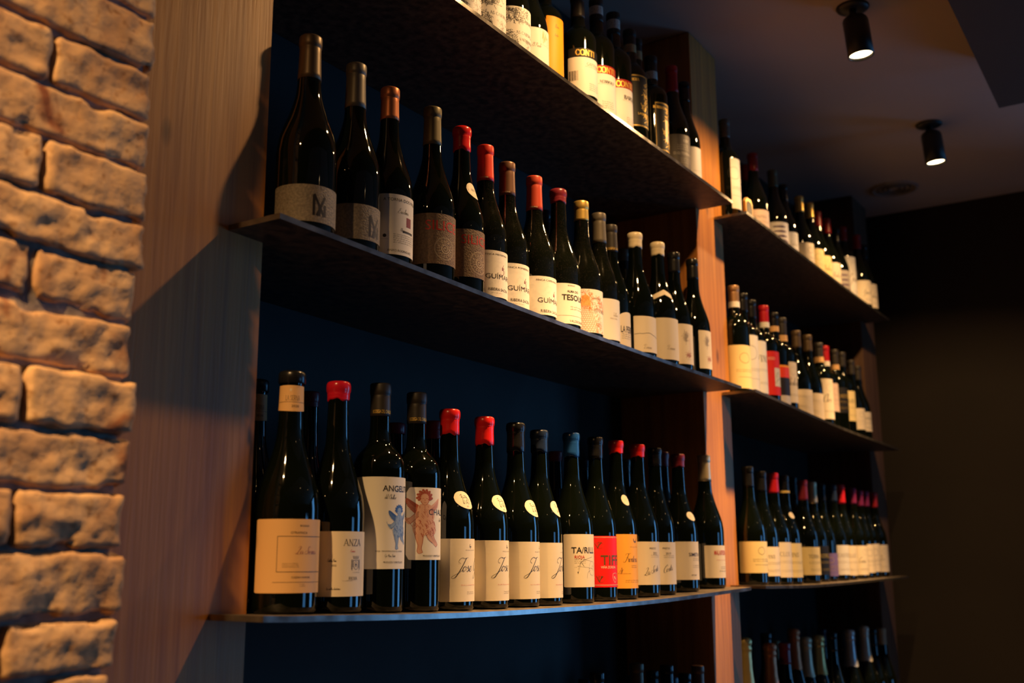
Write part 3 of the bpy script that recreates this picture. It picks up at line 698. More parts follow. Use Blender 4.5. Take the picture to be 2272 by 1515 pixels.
def make_bottle(B):
    champ = B['ck'] == 'champ'
    root = empty('sparkling_bottle' if champ else 'wine_bottle', (B['x'], B['y'], B['z'] + .0006))
    tag(root, B['d'], 'bottle', ROWNAME[B['row']])
    seg = 48 if B['row'][0] == 'a' else 28
    t, R, h = B['t'], B['R'], B['h']
    hk = round(h, 3); B['h'] = h = hk
    me = cached(('g', t, R, hk, seg, B['dust']), lambda: glass_mesh(t, R, h, seg))
    link_me('glass_body', me, M_dusty if B['dust'] else M_glass, root)
    cl = max(B['cl'], .0165); ckk = B['ck']
    me = to_me_copy = cap_mesh(ckk, t, R, h, cl, 32 if B['row'][0] == 'a' else 20)
    link_me('capsule', me, capmat(B['cc']), root)
    labs = []
    for (z0, z1, p0, p1, c, shp) in B['L']:
        bm = column_patch(B, .0005, label_cols(z0, z1, p0, p1, shp))
        o = link('label', bm, papmat(c), root, smooth=True)
        labs.append(o)
        if c in ('blackgold', 'redgold'):
            W = Wrap(B); P0, P1 = radians(p0) * R + .002, radians(p1) * R - .002
            for e in (.002, .0035): W.stroke([(P0, z0 + e), (P1, z0 + e), (P1, z1 - e), (P0, z1 - e), (P0, z0 + e)], .0006, .0006, 'goldink')
            if c == 'redgold':
                W.poly([(P0, z0 + .01), (P1, z0 + .01), (P1, z0 + .05), (P0, z0 + .05)], 'goldink'); W.poly([(P0, z1 - .02), (P1, z1 - .02), (P1, z1 - .01), (P0, z1 - .01)], 'pale')
            else:
                squiggles(W, lambda x, y: True, -.01, .05, z0 + .012, z1 - .012, 150, .006, .0007, 'goldink', 4)
                roman(W, 'BERA', -.04, z1 - .016, .006, 'goldink')
            W.build('lettering', o)
        if B['row'] == 'a1' and c in ('redband', 'blacklabel'): pass
    if B['T'] and labs:
        Wt, Wd = Wrap(B, .00068), Wrap(B); zz0, zz1 = B['L'][0][0], B['L'][-1][1]; Wt.clip = Wd.clip = (zz0 + .0006, zz1 - .0006)
        for (k, st, ph, z, hh, col, xs) in B['T']:
            tgt = Wd if k in ('angel', 'crest', 'spiral', 'tower', 'engrave', 'tree', 'sketch', 'shield', 'laurel', 'wheel', 'mono', 'three', 'ridge', 'swirl', 'seal', 'patch', 'bars') else Wt
            if k == 's2': tgt = Wrap(B); art(tgt, B, k, st, radians(ph) * R, z, hh, col, xs); tgt.build('lettering', labs[-1]); continue
            art(tgt, B, k, st, radians(ph) * R, z, hh, col, xs)
        Wt.build('lettering', labs[0]); Wd.build('drawing', labs[0])
    if B.get('neck'):
        z0, z1, c = B['neck']; z1 = min(z1, h - .019) if cl > .02 else z1
        bm = bmesh.new(); r0 = lambda z: brad(t, R, h, z) + .0011
        dip = .010 if c == 'tan' and B['row'] == 'a3' else 0
        cols = [(2 * pi * k / 36 + radians(-40), z0 + dip * (1 - cos(2 * pi * k / 36)) * .25, z1) for k in range(37)]
        bm.free(); bm = column_patch(B, .0011, cols)
        nl = link('neck_label', bm, papmat(c), root, smooth=True)
        if B['row'] in ('a3', 'a1'):
            W = Wrap(B, .00122)
            if B['row'] == 'a3':
                q = R / brad(t, R, h, z0)
                roman(W, 'LA SERNA', radians(-74) * R, z0 + (z1 - z0) * .42, .0065, 'ink', 1.35, bold=.14)
                W.stroke([(radians(-120) * R, z0 + (z1 - z0) * .36), (radians(60) * R, z0 + (z1 - z0) * .36)], .0004, .0004, 'ink')
                sans(W, '2020', radians(-45) * R, z0 + (z1 - z0) * .16, .0032, 'ink', 3)
                W.poly(ellipse(radians(-50) * R, z0 + (z1 - z0) * .82, .004, .0022, 8), 'cream2')
            else: squiggles(W, lambda x, y: True, -.07, .03, z0 + .002, z1 - .002, 40, .006, .0006, 'greyink', 3)
            W.build('lettering', nl)
    if B.get('sh'):
        ph, z, hh, kind = B['sh']; c0 = radians(ph); cols = []
        if kind == 'band':
            for k in range(17):
                s_ = -1 + 2 * k / 16; zc = z + .010 * (1 - abs(s_ - .25) * 1.4); cols.append((c0 + s_ * .95, zc - .0065, zc + .0065))
            cm = 'cream'
        else:
            a = .62 if kind in ('ring', 'words') else .42
            if kind in ('ring', 'words'): c0 += radians(10)
            for k in range(25):
                s_ = -.999 + 1.998 * k / 24; e = math.sqrt(1 - s_ * s_) * hh * .95; dz = -.25 * hh * s_
                cols.append((c0 + s_ * a, z - e + dz, z + e + dz))
            cm = 'cream'
        bm = column_patch(B, .0007, cols); so = link('shoulder_sticker', bm, papmat(cm), root, smooth=True)
        if kind == 'plain':
            W = Wrap(B, .00080); fine(W, 2, c0 * R - .007, z + .001, .0016, 'ochre', .012); W.build('lettering', so)
        if kind in ('ring', 'words'):
            W = Wrap(B, .00080); u0 = c0 * R
            if kind == 'ring':
                for pl in ([(-.012, .007), (-.008, .009), (-.009, .004), (-.005, .006)], [(-.007, .003), (.004, .004), (.013, .0)], [(-.006, .002), (-.006, -.006)], [(-.001, .0), (-.003, -.006), (-.006, -.004)], [(.002, -.006), (.005, .001), (.008, -.007)], [(.003, -.004), (.007, -.004)], [(.012, .001), (.012, -.006)], [(-.002, .007), (.004, .006), (.008, .003)]):
                    W.stroke(smooth_pts([(u0 + a_, z + b_ * 1.0) for a_, b_ in pl], 4), .0007, .0009, 'ink')
                sans(W, '2020', u0 + .001, z - .011, .0022, 'greyink')
            else:
                roman(W, 'ABRIL', u0 - .010, z - .001, .0045, 'ink', 1.3); cursive(W, 's', u0 - .02, z - .001, .006, 'ink'); sans(W, '20', u0 + .002, z - .010, .004, 'ochre')
            W.build('lettering', so)
    if B['row'] in ('a3', 'a2', 'a4') and B['ck'] == 'foil' and cl > .03 and B['cc'] in ('darkcap', 'browncap2', 'brickred', 'scarletfoil') and B['L']:
        W = Wrap(B, .00088); zt = h - cl + .004
        sans(W, {'brickred': 'CAPELINOS', 'browncap2': 'POMBEIRAS', 'scarletfoil': 'MEIXEMAN'}.get(B['cc'], 'BODEGA DEL CHALLAO'), radians(-95) * R, zt, .0028 if B['cc'] != 'darkcap' else .0052, 'goldink' if B['cc'] == 'darkcap' else 'cream2', 2.0 if B['cc'] != 'darkcap' else 1.1)
        W.build('lettering', [c for c in root.children if c.name.startswith('capsule')][0])
    return root
SHELF_Z={'a1': [(0, 0.9765), (0.73, 0.974), (1.17, 0.976), (1.61, 0.979)], 'a2': [(0, 0.4979), (0.2558, 0.4945), (0.6077, 0.4889), (0.9471, 0.4879), (1.2342, 0.4884), (1.61, 0.4923)], 'a3': [(0, 0.0029), (0.1048, -0.001), (0.2011, -0.0045), (0.299, -0.0074), (0.4085, -0.0107), (0.5203, -0.0119), (0.6877, -0.0132), (0.8688, -0.0135), (1.0824, -0.0121), (1.3386, -0.0065), (1.61, 0.0013)], 'b1': [(1.71, 0.98), (2.2, 0.974), (2.7, 0.97), (3.24, 0.973)], 'b2': [(1.71, 0.4976), (2.0622, 0.4881), (2.2881, 0.4814), (2.5854, 0.4765), (3.24, 0.4741)], 'b3': [(1.71, 0.0023), (2.0822, -0.0041), (2.4637, -0.0024), (3.24, 0.0055)], 'a4': [(0, -0.49), (1.61, -0.49)], 'b4': [(1.71, -0.49), (3.24, -0.49)]}
BOTTLES=[
{'x':0.1135,'y':-0.014,'z':-0.0013,'h':0.3165,'R':0.0425,'t':'burg','row':'a3','ck':'foil','cc':'black','d':'dark bottle with a wide tan label nearest the left end of the third shelf','dust':0,'cl':0.0172,'neck':(0.2612,0.2965,'tan'),'L':[(0.0255,0.1185,-107.1,107.1,'tan','rect')],'T':[('box','',-60.4,0.0519,0.04464,'ink',1),('n','BODEGA',-22.1,0.1089,0.00232,'ink',1),('n','OTRAFINCA',-38.4,0.0997,0.00289,'ink',1),('c','La Serna',-27.8,0.0742,0.0098,'burgundy',1.35),('fine','3',-51.0,0.0619,0.00115,'ink',3),('n','CUEZAN PAMORE',-34.9,0.0439,0.00229,'ink',1),('line','',-66.9,0.039,0.00057,'ink',1),('fine','2',-20.0,0.0359,0.00115,'ink',1)]},
{'x':0.2072,'y':-0.014,'z':-0.0047,'h':0.3183,'R':0.0405,'t':'burg','row':'a3','ck':'wax','cc':'red','d':'burgundy bottle with red dipped cap and a cream label bearing a small crest','dust':0,'cl':0.0257,'L':[(0.0215,0.1078,-118,118,'cream','rect')],'T':[('s','ANZA',-29.6,0.0886,0.00855,'ink',1),('c','Carmena',-15.9,0.0802,0.00367,'redink',1),('crest','',-1.6,0.064,0.02455,'ink',1),('s','RIOJA',-18.3,0.0432,0.00426,'ink',1),('c','Estebita Nena',-60.6,0.0672,0.00425,'ink',0.8),('n','2022',-52.6,0.0612,0.00242,'ink',1),('fine','1',-30.4,0.0416,0.00121,'ink',2),('c','las ramblas clandestinas',-60.7,0.0305,0.00302,'ink',1)]},
{'x':0.3005,'y':-0.014,'z':-0.0074,'h':0.3317,'R':0.0385,'t':'bord','row':'a3','ck':'foil','cc':'darkcap','d':'straight-shouldered bottle whose white label shows a small blue cherub','dust':0,'cl':0.0498,'L':[(0.0601,0.1906,-118,118,'white','rect')],'T':[('b','ANGELITO',-41.8,0.1699,0.00844,'ink',1),('c','del Challao',-37.5,0.159,0.00648,'ink',1),('angel','',1.1,0.1191,0.0619,'blue',1),('n','RIOJA  DENOMINACION DE ORIGEN',-54.4,0.084,0.00192,'ink',1),('c','Ojo Mema Vineta',-35.1,0.077,0.00385,'ink',1),('n','PRODUCIDO Y EMBOTELLADO',-37.8,0.0682,0.00256,'ink',0.7)]},
{'x':0.389,'y':-0.014,'z':-0.0101,'h':0.3319,'R':0.0385,'t':'bord','row':'a3','ck':'foil','cc':'darkcap','d':'straight-shouldered bottle whose white label shows a large red cherub','dust':0,'cl':0.0492,'L':[(0.0751,0.1825,-72.8,72.8,'white','clip')],'T':[('angel','',-30.8,0.1315,0.09279,'red',1),('n','CHALLAO',-20.8,0.1416,0.00883,'ink',1),('c','Seleto',12.4,0.1321,0.00549,'ink',1),('n','PRODUCIDO Y EMBOTELLADO',-34.0,0.0797,0.00269,'ink',0.7)]},
{'x':0.4772,'y':-0.014,'z':-0.0114,'h':0.3169,'R':0.0405,'t':'burg','row':'a3','ck':'wax','cc':'scarlet','d':'red wax bottle with script label standing right behind the two cherub bottles','dust':0,'cl':0.0407,'L':[(0.0133,0.1094,-118,118,'creamline','rect')],'T':[('c','Jose Gil',-37.3,0.0591,0.02101,'ink',1.22),('fine','1',-13.5,0.0914,0.00141,'ink',3),('c','Rioja',-1.7,0.0963,0.00497,'ink',0.7),('fine','1',-25.3,0.0378,0.0014,'redink',5),('fine','2',-8.8,0.0273,0.0014,'ink',2)],'sh':(-15.9,0.17,0.0143,'ring')},
{'x':0.5784,'y':-0.014,'z':-0.0124,'h':0.3169,'R':0.0405,'t':'burg','row':'a3','ck':'wax','cc':'scarlet','d':'second red wax bottle of the four with matching script labels','dust':0,'cl':0.0471,'L':[(0.0128,0.1096,-118,118,'creamline','rect')],'T':[('c','Jose Gil',-28.5,0.0603,0.02209,'ink',1.22),('fine','1',-8.3,0.0914,0.00149,'ink',3),('c','Rioja',6.9,0.0973,0.00523,'ink',0.7),('fine','1',-22.5,0.038,0.00147,'redink',5),('fine','2',-3.7,0.0269,0.00148,'ink',2)],'sh':(-8.7,0.1703,0.0143,'ring')},
{'x':0.6778,'y':-0.014,'z':-0.0131,'h':0.3179,'R':0.0405,'t':'burg','row':'a3','ck':'wax','cc':'black','d':'bottle with a black wax cap and a script label,after the red wax pair','dust':0,'cl':0.0507,'L':[(0.0134,0.1094,-118,118,'creamline','rect')],'T':[('c','Jose Gil',-27.5,0.06,0.02313,'ink',1.22),('fine','1',-4.6,0.0918,0.00156,'ink',3),('c','Rioja',16.2,0.0973,0.00549,'ink',0.7),('fine','1',-21.2,0.0367,0.00154,'redink',5),('fine','2',-0.1,0.0251,0.00155,'ink',2)],'sh':(-5.9,0.1666,0.0149,'ring')},
{'x':0.7619,'y':-0.012,'z':-0.0133,'h':0.3144,'R':0.04,'t':'burg','row':'a3','ck':'wax','cc':'navy','d':'bottle with a dull navy cap and a script label,left of the blue capped one','dust':0,'cl':0.0401,'L':[(0.013,0.1091,-118,118,'creamline','rect')],'T':[('c','Jose Gil',-17.3,0.0593,0.02407,'ink',1.22),('fine','1',5.3,0.0917,0.00162,'ink',3),('c','Rioja',29.9,0.0974,0.00572,'ink',0.7),('fine','1',-16.3,0.0351,0.0016,'redink',5),('fine','2',11.0,0.0229,0.00161,'ink',2)],'sh':(4.1,0.1695,0.0147,'ring')},
{'x':0.8787,'y':-0.014,'z':-0.0134,'h':0.3197,'R':0.0395,'t':'burg','row':'a3','ck':'wax','cc':'blue','d':'bottle with a shiny blue cap and geometric line drawing on its label','dust':0,'cl':0.0455,'L':[(0.029,0.1262,-86.2,86.2,'cream','rect')],'T':[('b','TA/RILL',-64.3,0.0914,0.01094,'ink',1),('b','RIOJA',-56.0,0.0815,0.00547,'redink',1),('fine','3',-56.1,0.079,0.00168,'ink',2),('wheel','',-15.2,0.0632,0.03711,'ink',1)]},
{'x':0.9765,'y':-0.014,'z':-0.0128,'h':0.3202,'R':0.0385,'t':'burg','row':'a3','ck':'wax','cc':'black','d':'wine bottle with a bright red label and a black dipped cap','dust':0,'cl':0.0427,'L':[(0.0261,0.1238,-118,118,'redlabel','rect')],'T':[('b','TIFFARO',-52.2,0.0688,0.01836,'gold',1),('b','VIÑA ZORZAL',-52.4,0.0619,0.00437,'cream2',0.9),('shield','',-2.5,0.0436,0.01758,'cream2',1),('frame','',-69.0,0.0296,0.09235,'cream2',1)]},
{'x':1.0677,'y':-0.014,'z':-0.0122,'h':0.3196,'R':0.0385,'t':'burg','row':'a3','ck':'wax','cc':'scarlet','d':'bottle with a glossy red dipped top and an orange label','dust':0,'cl':0.0256,'L':[(0.0208,0.1278,-118,118,'orange','rect')],'T':[('c','Frontera',-45.7,0.073,0.01632,'ink',1),('laurel','',-2.0,0.1187,0.01284,'ink',1),('fine','1',-24.5,0.1015,0.00182,'ink',2),('c','At',-62.9,0.0509,0.01085,'ink',1),('fine','1',-64.3,0.0491,0.00181,'ink',2),('fine','2',-21.0,0.0649,0.00182,'ink',1.5),('fine','2',-42.9,0.0358,0.00181,'ink',4)],'sh':(-17.5,0.197,0.0111,'plain')},
{'x':1.1677,'y':-0.014,'z':-0.0102,'h':0.3187,'R':0.041,'t':'burg','row':'a3','ck':'wax','cc':'scarlet','d':'bottle with round red wax top and cream script label,right of the orange label','dust':0,'cl':0.0265,'L':[(0.024,0.1123,-118,118,'cream','rect')],'T':[('c','La Sorte',-50.9,0.0432,0.01594,'ink',1),('n','PRIETO',-34.5,0.0965,0.00377,'ink',1),('n','2021',-22.0,0.0863,0.00472,'ink',1),('fine','2',-28.9,0.0836,0.00189,'ink',2)]},
{'x':1.2565,'y':-0.014,'z':-0.0083,'h':0.3174,'R':0.0385,'t':'burg','row':'a3','ck':'wax','cc':'black','d':'black capped bottle half hidden by its neighbour with a similar script label','dust':0,'cl':0.0402,'L':[(0.0209,0.1105,-118,118,'cream','rect')],'T':[('c','Costa',-48.4,0.0457,0.01649,'ink',1),('n','PRIETO',-48.9,0.0952,0.0039,'ink',1),('n','2019',-38.7,0.0837,0.00487,'ink',1),('fine','2',-45.1,0.0808,0.00195,'ink',2)]},
{'x':1.4358,'y':0.05,'z':-0.0037,'h':0.3219,'R':0.0385,'t':'burg','row':'a3','ck':'wax','cc':'maroon','d':'maroon capped bottle squeezed between others,only a sliver of white label showing','dust':0,'cl':0.0335,'L':[(0.0182,0.1068,-118,118,'white','rect')],'T':[('seal','',-22.3,0.0975,0.00738,'redink',1),('b','USA',-28.1,0.0727,0.00736,'ink',1),('fine','5',-26.6,0.0655,0.0021,'ink',1),('fine','2',-27.0,0.0296,0.00314,'ink',1)]},
{'x':1.3809,'y':-0.014,'z':-0.0053,'h':0.3102,'R':0.0395,'t':'burg','row':'a3','ck':'wax','cc':'maroon','d':'maroon capped bottle with plain cream label,second from the right post','dust':0,'cl':0.0294,'L':[(0.0254,0.1099,-118,118,'cream','rect')],'T':[('b','SIMETA',-39.7,0.0774,0.00762,'ink',1),('fine','2',-23.0,0.0719,0.00204,'ink',2),('fine','2',-24.2,0.056,0.00203,'ink',2),('n','ARTUKE',-33.1,0.0342,0.00304,'ink',1)],'sh':(-12.6,0.1668,0.0103,'plain')},
{'x':1.5376,'y':-0.014,'z':-0.0008,'h':0.317,'R':0.041,'t':'burg','row':'a3','ck':'foil','cc':'goldcap','d':'gold capped bottle last before the wooden post on the third shelf','dust':0,'cl':0.0637,'L':[(0.0235,0.0989,-77.1,77.1,'cream','rect')],'T':[('cond','MALASPIEDRA',-44.7,0.0768,0.0107,'redink',0.45),('fine','1',-37.3,0.0642,0.00214,'redink',4),('fine','2',-19.3,0.0484,0.00214,'ink',2),('fine','1',-26.4,0.038,0.00321,'ink',2)]},
{'x':0.1649,'y':0.105,'z':-0.0032,'h':0.326,'R':0.038,'t':'burg','row':'a3','ck':'foil','cc':'black','d':'dark bottle with pale neck band mostly hidden behind the left panel','dust':0,'cl':0.0181,'neck':(0.2646,0.3037,'tan'),'L':[],'T':[]},
{'x':0.2746,'y':0.105,'z':-0.0067,'h':0.3264,'R':0.038,'t':'burg','row':'a3','ck':'foil','cc':'maroon','d':'shadowed bottle behind the wide tan labelled one','dust':0,'cl':0.0238,'L':[],'T':[]},
{'x':0.4852,'y':0.105,'z':-0.0115,'h':0.3049,'R':0.038,'t':'burg','row':'a3','ck':'foil','cc':'maroon','d':'maroon capped bottle in shadow between the two cherub bottles','dust':0,'cl':0.019,'L':[],'T':[]},
{'x':0.5921,'y':0.105,'z':-0.0125,'h':0.3209,'R':0.038,'t':'burg','row':'a3','ck':'foil','cc':'darkred','d':'dark red capped bottle in shadow behind the first red wax one','dust':0,'cl':0.032,'L':[],'T':[]},
{'x':1.0205,'y':0.105,'z':-0.0125,'h':0.3021,'R':0.038,'t':'burg','row':'a3','ck':'foil','cc':'maroon','d':'maroon capped bottle in shadow just left of the blue capped one','dust':0,'cl':0.0214,'L':[],'T':[]},
{'x':1.1378,'y':0.105,'z':-0.0109,'h':0.2913,'R':0.038,'t':'burg','row':'a3','ck':'foil','cc':'navy','d':'unlit bottle behind the blue capped one','dust':0,'cl':0.0231,'L':[],'T':[]},
{'x':1.3423,'y':0.105,'z':-0.0064,'h':0.3042,'R':0.038,'t':'burg','row':'a3','ck':'foil','cc':'black','d':'unlit bottle behind the red dipped tops','dust':0,'cl':0.0324,'L':[],'T':[]},
{'x':0.1174,'y':-0.022,'z':0.4963,'h':0.3112,'R':0.0425,'t':'burg','row':'a2','ck':'foil','cc':'browncap','d':'dark bottle with a grey monogram label,first on the second shelf','dust':0,'cl':0.0674,'L':[(0.021,0.0737,-118,118,'grey','rect')],'T':[('mono','',-18.6,0.0302,0.0308,'ink',1)]},
{'x':0.2266,'y':-0.014,'z':0.4949,'h':0.3157,'R':0.0405,'t':'burg','row':'a2','ck':'foil','cc':'greycap','d':'dark bottle with a grey monogram label,second on the second shelf','dust':0,'cl':0.0724,'L':[(0.0273,0.0807,-118,118,'grey','rect')],'T':[('mono','',2.6,0.0335,0.03306,'ink',1)]},
{'x':0.3089,'y':-0.014,'z':0.4937,'h':0.3101,'R':0.039,'t':'burg','row':'a2','ck':'foil','cc':'copper','d':'copper capped bottle whose pale label carries a small maroon square','dust':0,'cl':0.0547,'L':[(0.0258,0.1216,-69.4,69.4,'white','rect')],'T':[('n','A TORNA DOS PASAS',-61.2,0.1105,0.00482,'ink',1),('c','Escolma',-27.3,0.0919,0.00827,'ink',1.2),('patch','',-4.2,0.0721,0.01522,'burgundy',0.75),('c','Ribeiro',-20.9,0.0639,0.00481,'ink',1),('patch','',-14.8,0.0618,0.00344,'ink',7),('fine','5',-37.0,0.0573,0.00171,'ink',4),('n','ANXO RODRIGUEZ',-50.4,0.0304,0.00341,'ink',1),('seal','',-57.0,0.0523,0.00478,'ink',1)]},
{'x':0.4216,'y':-0.014,'z':0.4919,'h':0.3204,'R':0.0395,'t':'burg','row':'a2','ck':'foil','cc':'olivecap','d':'bottle with an olive foil cap and a brown label with a spiral emblem','dust':0,'cl':0.0676,'L':[(0.039,0.1235,-118,118,'brownlabel','rect')],'T':[('n','SILICE',-67.1,0.0953,0.0167,'redink',1),('spiral','',-18.1,0.0652,0.03781,'cream2',1)]},
{'x':0.5072,'y':-0.014,'z':0.4905,'h':0.3162,'R':0.0395,'t':'burg','row':'a2','ck':'wax','cc':'scarlet','d':'bottle with a red wax top,oval neck sticker and brown spiral label','dust':0,'cl':0.0436,'L':[(0.0379,0.121,-118,118,'brownlabel','rect')],'T':[('n','SILICE',-54.7,0.0954,0.01587,'redink',1),('spiral','',-5.1,0.0643,0.03948,'cream2',1)],'sh':(-9.1,0.1964,0.0147,'words')},
{'x':0.5865,'y':-0.01,'z':0.4892,'h':0.3115,'R':0.039,'t':'burg','row':'a2','ck':'foil','cc':'scarletfoil','d':'long red foil bottle,leftmost of three with matching marbled white labels','dust':1,'cl':0.0684,'L':[(0.022,0.1055,-118,118,'marble','rect')],'T':[('n','GUÍMARO',-55.7,0.0549,0.00859,'ink',1.18),('n','RIBEIRA SACRA',-48.1,0.0335,0.00506,'ink',0.9),('n','FINCA MEIXEMAN',-55.7,0.097,0.00314,'ink',1.3),('three','',-4.5,0.0719,0.01893,'burgundy',1),('fine','1',-41.1,0.0289,0.00125,'ink',3)]},
{'x':0.6681,'y':-0.004,'z':0.4887,'h':0.3074,'R':0.0395,'t':'burg','row':'a2','ck':'foil','cc':'browncap2','d':'brown foil bottle,middle one of three with marbled white labels','dust':1,'cl':0.066,'L':[(0.022,0.1026,-118,118,'marble','rect')],'T':[('n','GUÍMARO',-57.2,0.052,0.00891,'ink',1.18),('n','RIBEIRA SACRA',-49.0,0.0318,0.00525,'ink',0.9),('n','FINCA POMBEIRAS',-55.8,0.0932,0.00325,'ink',1.3),('three','',-3.8,0.0675,0.01963,'burgundy',1),('fine','1',-41.9,0.027,0.00129,'ink',3)]},
{'x':0.749,'y':-0.014,'z':0.4885,'h':0.3029,'R':0.04,'t':'burg','row':'a2','ck':'foil','cc':'brickred','d':'brick red foil bottle,rightmost of three with marbled white labels','dust':1,'cl':0.0696,'L':[(0.022,0.0957,-118,118,'marble','rect')],'T':[('n','GUÍMARO',-52.0,0.0453,0.00919,'ink',1.18),('n','RIBEIRA SACRA',-43.8,0.0266,0.00542,'ink',0.9),('n','FINCA CAPELINOS',-55.6,0.0866,0.00335,'ink',1.3),('three','',1.5,0.0593,0.02026,'burgundy',1),('fine','1',-36.3,0.0218,0.00133,'ink',3)]},
{'x':0.8408,'y':-0.014,'z':0.4882,'h':0.3038,'R':0.0415,'t':'burg','row':'a2','ck':'wax','cc':'maroon','d':'bottle with maroon wax top and bold black lettering on its white label','dust':1,'cl':0.0278,'L':[(0.022,0.1019,-118,118,'white','rect')],'T':[('b2','TESOURO',-53.8,0.0687,0.01085,'ink',1),('b2','ALMA DO',-39.2,0.0841,0.00435,'ink',1),('n','BODEGAS',-36.4,0.0966,0.00262,'ink',1),('fine','2',-29.2,0.055,0.00261,'ink',3),('line','',-65.7,0.0381,0.00087,'ink',1),('n','VALDEORRAS',-32.7,0.0254,0.00476,'ink',1)]},
{'x':0.9358,'y':-0.014,'z':0.4879,'h':0.3067,'R':0.0405,'t':'burg','row':'a2','ck':'foil','cc':'gold','d':'gold capped bottle with an orange engraved drawing on its label','dust':1,'cl':0.0422,'L':[(0.022,0.111,-118,118,'white','rect')],'T':[('tower','',-53.0,0.0594,0.08288,'orangeink',1),('s','LO VALLAO',-28.1,0.0643,0.00723,'ink',0.9),('fine','4',-15.5,0.045,0.00181,'ink',1.3),('n','VINTAGE',-30.3,0.091,0.00362,'ink',1)]},
{'x':1.0168,'y':-0.012,'z':0.488,'h':0.3039,'R':0.0395,'t':'burg','row':'a2','ck':'foil','cc':'greycap','d':'grey brown foil bottle with a nearly blank white label,beside the gold capped one','dust':1,'cl':0.0672,'L':[(0.022,0.1088,-118,118,'white','rect')],'T':[('c','Vallina',-22.5,0.0722,0.0084,'greyink',1),('n','FINCA RIAL',-32.7,0.0657,0.0028,'greyink',1)]},
{'x':1.0977,'y':0.002,'z':0.4882,'h':0.3016,'R':0.0385,'t':'burg','row':'a2','ck':'foil','cc':'darkcap','d':'dark foil bottle with an arched cream label,only half visible','dust':0,'cl':0.0627,'L':[(0.022,0.0996,-118,118,'cream','arch')],'T':[('cond','LA PERRERA',-36.4,0.054,0.01443,'ink',0.5),('fine','3',-32.6,0.0493,0.00241,'ink',2)]},
{'x':1.1864,'y':-0.014,'z':0.4883,'h':0.3031,'R':0.0415,'t':'burg','row':'a2','ck':'wax','cc':'creamwax','d':'cream wax bottle whose label shows a black mountain ridge line','dust':0,'cl':0.0347,'L':[(0.022,0.1027,-74.8,74.8,'cream','rect')],'T':[('ridge','',-72.8,0.0619,0.00593,'ink',1),('c','Dominio',-45.3,0.0295,0.00985,'greyink',1)]},
{'x':1.3068,'y':-0.014,'z':0.4892,'h':0.3102,'R':0.0415,'t':'burg','row':'a2','ck':'wax','cc':'creamwax','d':'cream wax bottle with a slanted neck sticker and a plain label','dust':0,'cl':0.0314,'L':[(0.0234,0.1206,-118,118,'cream','rect')],'T':[('c','Dominio',-43.4,0.0464,0.01029,'greyink',1)],'sh':(-53.9,0.1746,0.0136,'band')},
{'x':1.3993,'y':-0.014,'z':0.4901,'h':0.3085,'R':0.0385,'t':'burg','row':'a2','ck':'foil','cc':'black','d':'black capped bottle with a tree drawing label,touching the cream wax pair','dust':0,'cl':0.0515,'L':[(0.0268,0.1234,-118,118,'cream','rect')],'T':[('tree','',-31.9,0.0736,0.08525,'ink',1)]},
{'x':1.5127,'y':-0.014,'z':0.4913,'h':0.3172,'R':0.039,'t':'burg','row':'a2','ck':'foil','cc':'black','d':'black capped bottle standing closest to the wooden post on the second shelf','dust':0,'cl':0.0533,'L':[(0.0315,0.1269,-53.9,53.9,'cream','rect')],'T':[('tree','',-20.3,0.0809,0.08305,'ink',1)]},
{'x':0.9848,'y':0.105,'z':0.488,'h':0.3227,'R':0.038,'t':'burg','row':'a2','ck':'foil','cc':'navy','d':'blue grey capped bottle in the shadow behind the brick red foil','dust':0,'cl':0.0276,'L':[],'T':[]},
{'x':1.364,'y':0.105,'z':0.4897,'h':0.3276,'R':0.038,'t':'burg','row':'a2','ck':'foil','cc':'greycap','d':'bottle with a grey cap band peeping from behind the arched label one','dust':0,'cl':0.0304,'L':[],'T':[]},
{'x':0.4954,'y':-0.014,'z':0.9748,'h':0.3,'R':0.0395,'t':'burg','row':'a1','ck':'foil','cc':'darkcap','d':'bottle cut off by the top frame edge,first on the top shelf','dust':0,'cl':0.055,'L':[(0.022,0.0926,-118,118,'white','rect')],'T':[('engrave','',0,0,0,'ink',1)]},
{'x':0.5771,'y':-0.014,'z':0.9745,'h':0.3,'R':0.0395,'t':'burg','row':'a1','ck':'foil','cc':'darkcap','d':'bottle with an ornate black engraved label,left one of the pair on the top shelf','dust':0,'cl':0.055,'L':[(0.022,0.1123,-118,118,'white','rect')],'T':[('engrave','',0,0,0,'ink',1)]},
{'x':0.6648,'y':-0.014,'z':0.9742,'h':0.3,'R':0.0395,'t':'burg','row':'a1','ck':'foil','cc':'darkcap','d':'bottle with an ornate black engraved label,right one of the pair on the top shelf','dust':0,'cl':0.055,'L':[(0.022,0.12,-118,118,'white','rect')],'T':[('engrave','',0,0,0,'ink',1),('s','AS CABORCAS',-37.8,0.0888,0.00596,'ink',1),('s','VALDEORRAS',-30.0,0.0511,0.0051,'ink',1)]},
{'x':0.747,'y':-0.006,'z':0.9741,'h':0.29,'R':0.039,'t':'burg','row':'a1','ck':'foil','cc':'darkcap','d':'bottle with a yellow sketch on white label,left of the yellow one','dust':0,'cl':0.055,'L':[(0.022,0.116,-118,118,'white','rect')],'T':[('sketch','',-10.7,0.0981,0.03194,'ochre',1),('c','El Prado',-50.1,0.0749,0.0088,'ink',1)]},
{'x':0.8269,'y':0.004,'z':0.9744,'h':0.3,'R':0.0375,'t':'bord','row':'a1','ck':'foil','cc':'darkcap','d':'bottle with a tall plain yellow label on the top shelf','dust':0,'cl':0.055,'L':[(0.022,0.18,-54.9,54.9,'yellow','rect')],'T':[('c','Bona',-26.6,0.1555,0.00828,'ink',1),('c','benefici',-27.0,0.1374,0.00551,'ink',1)]},
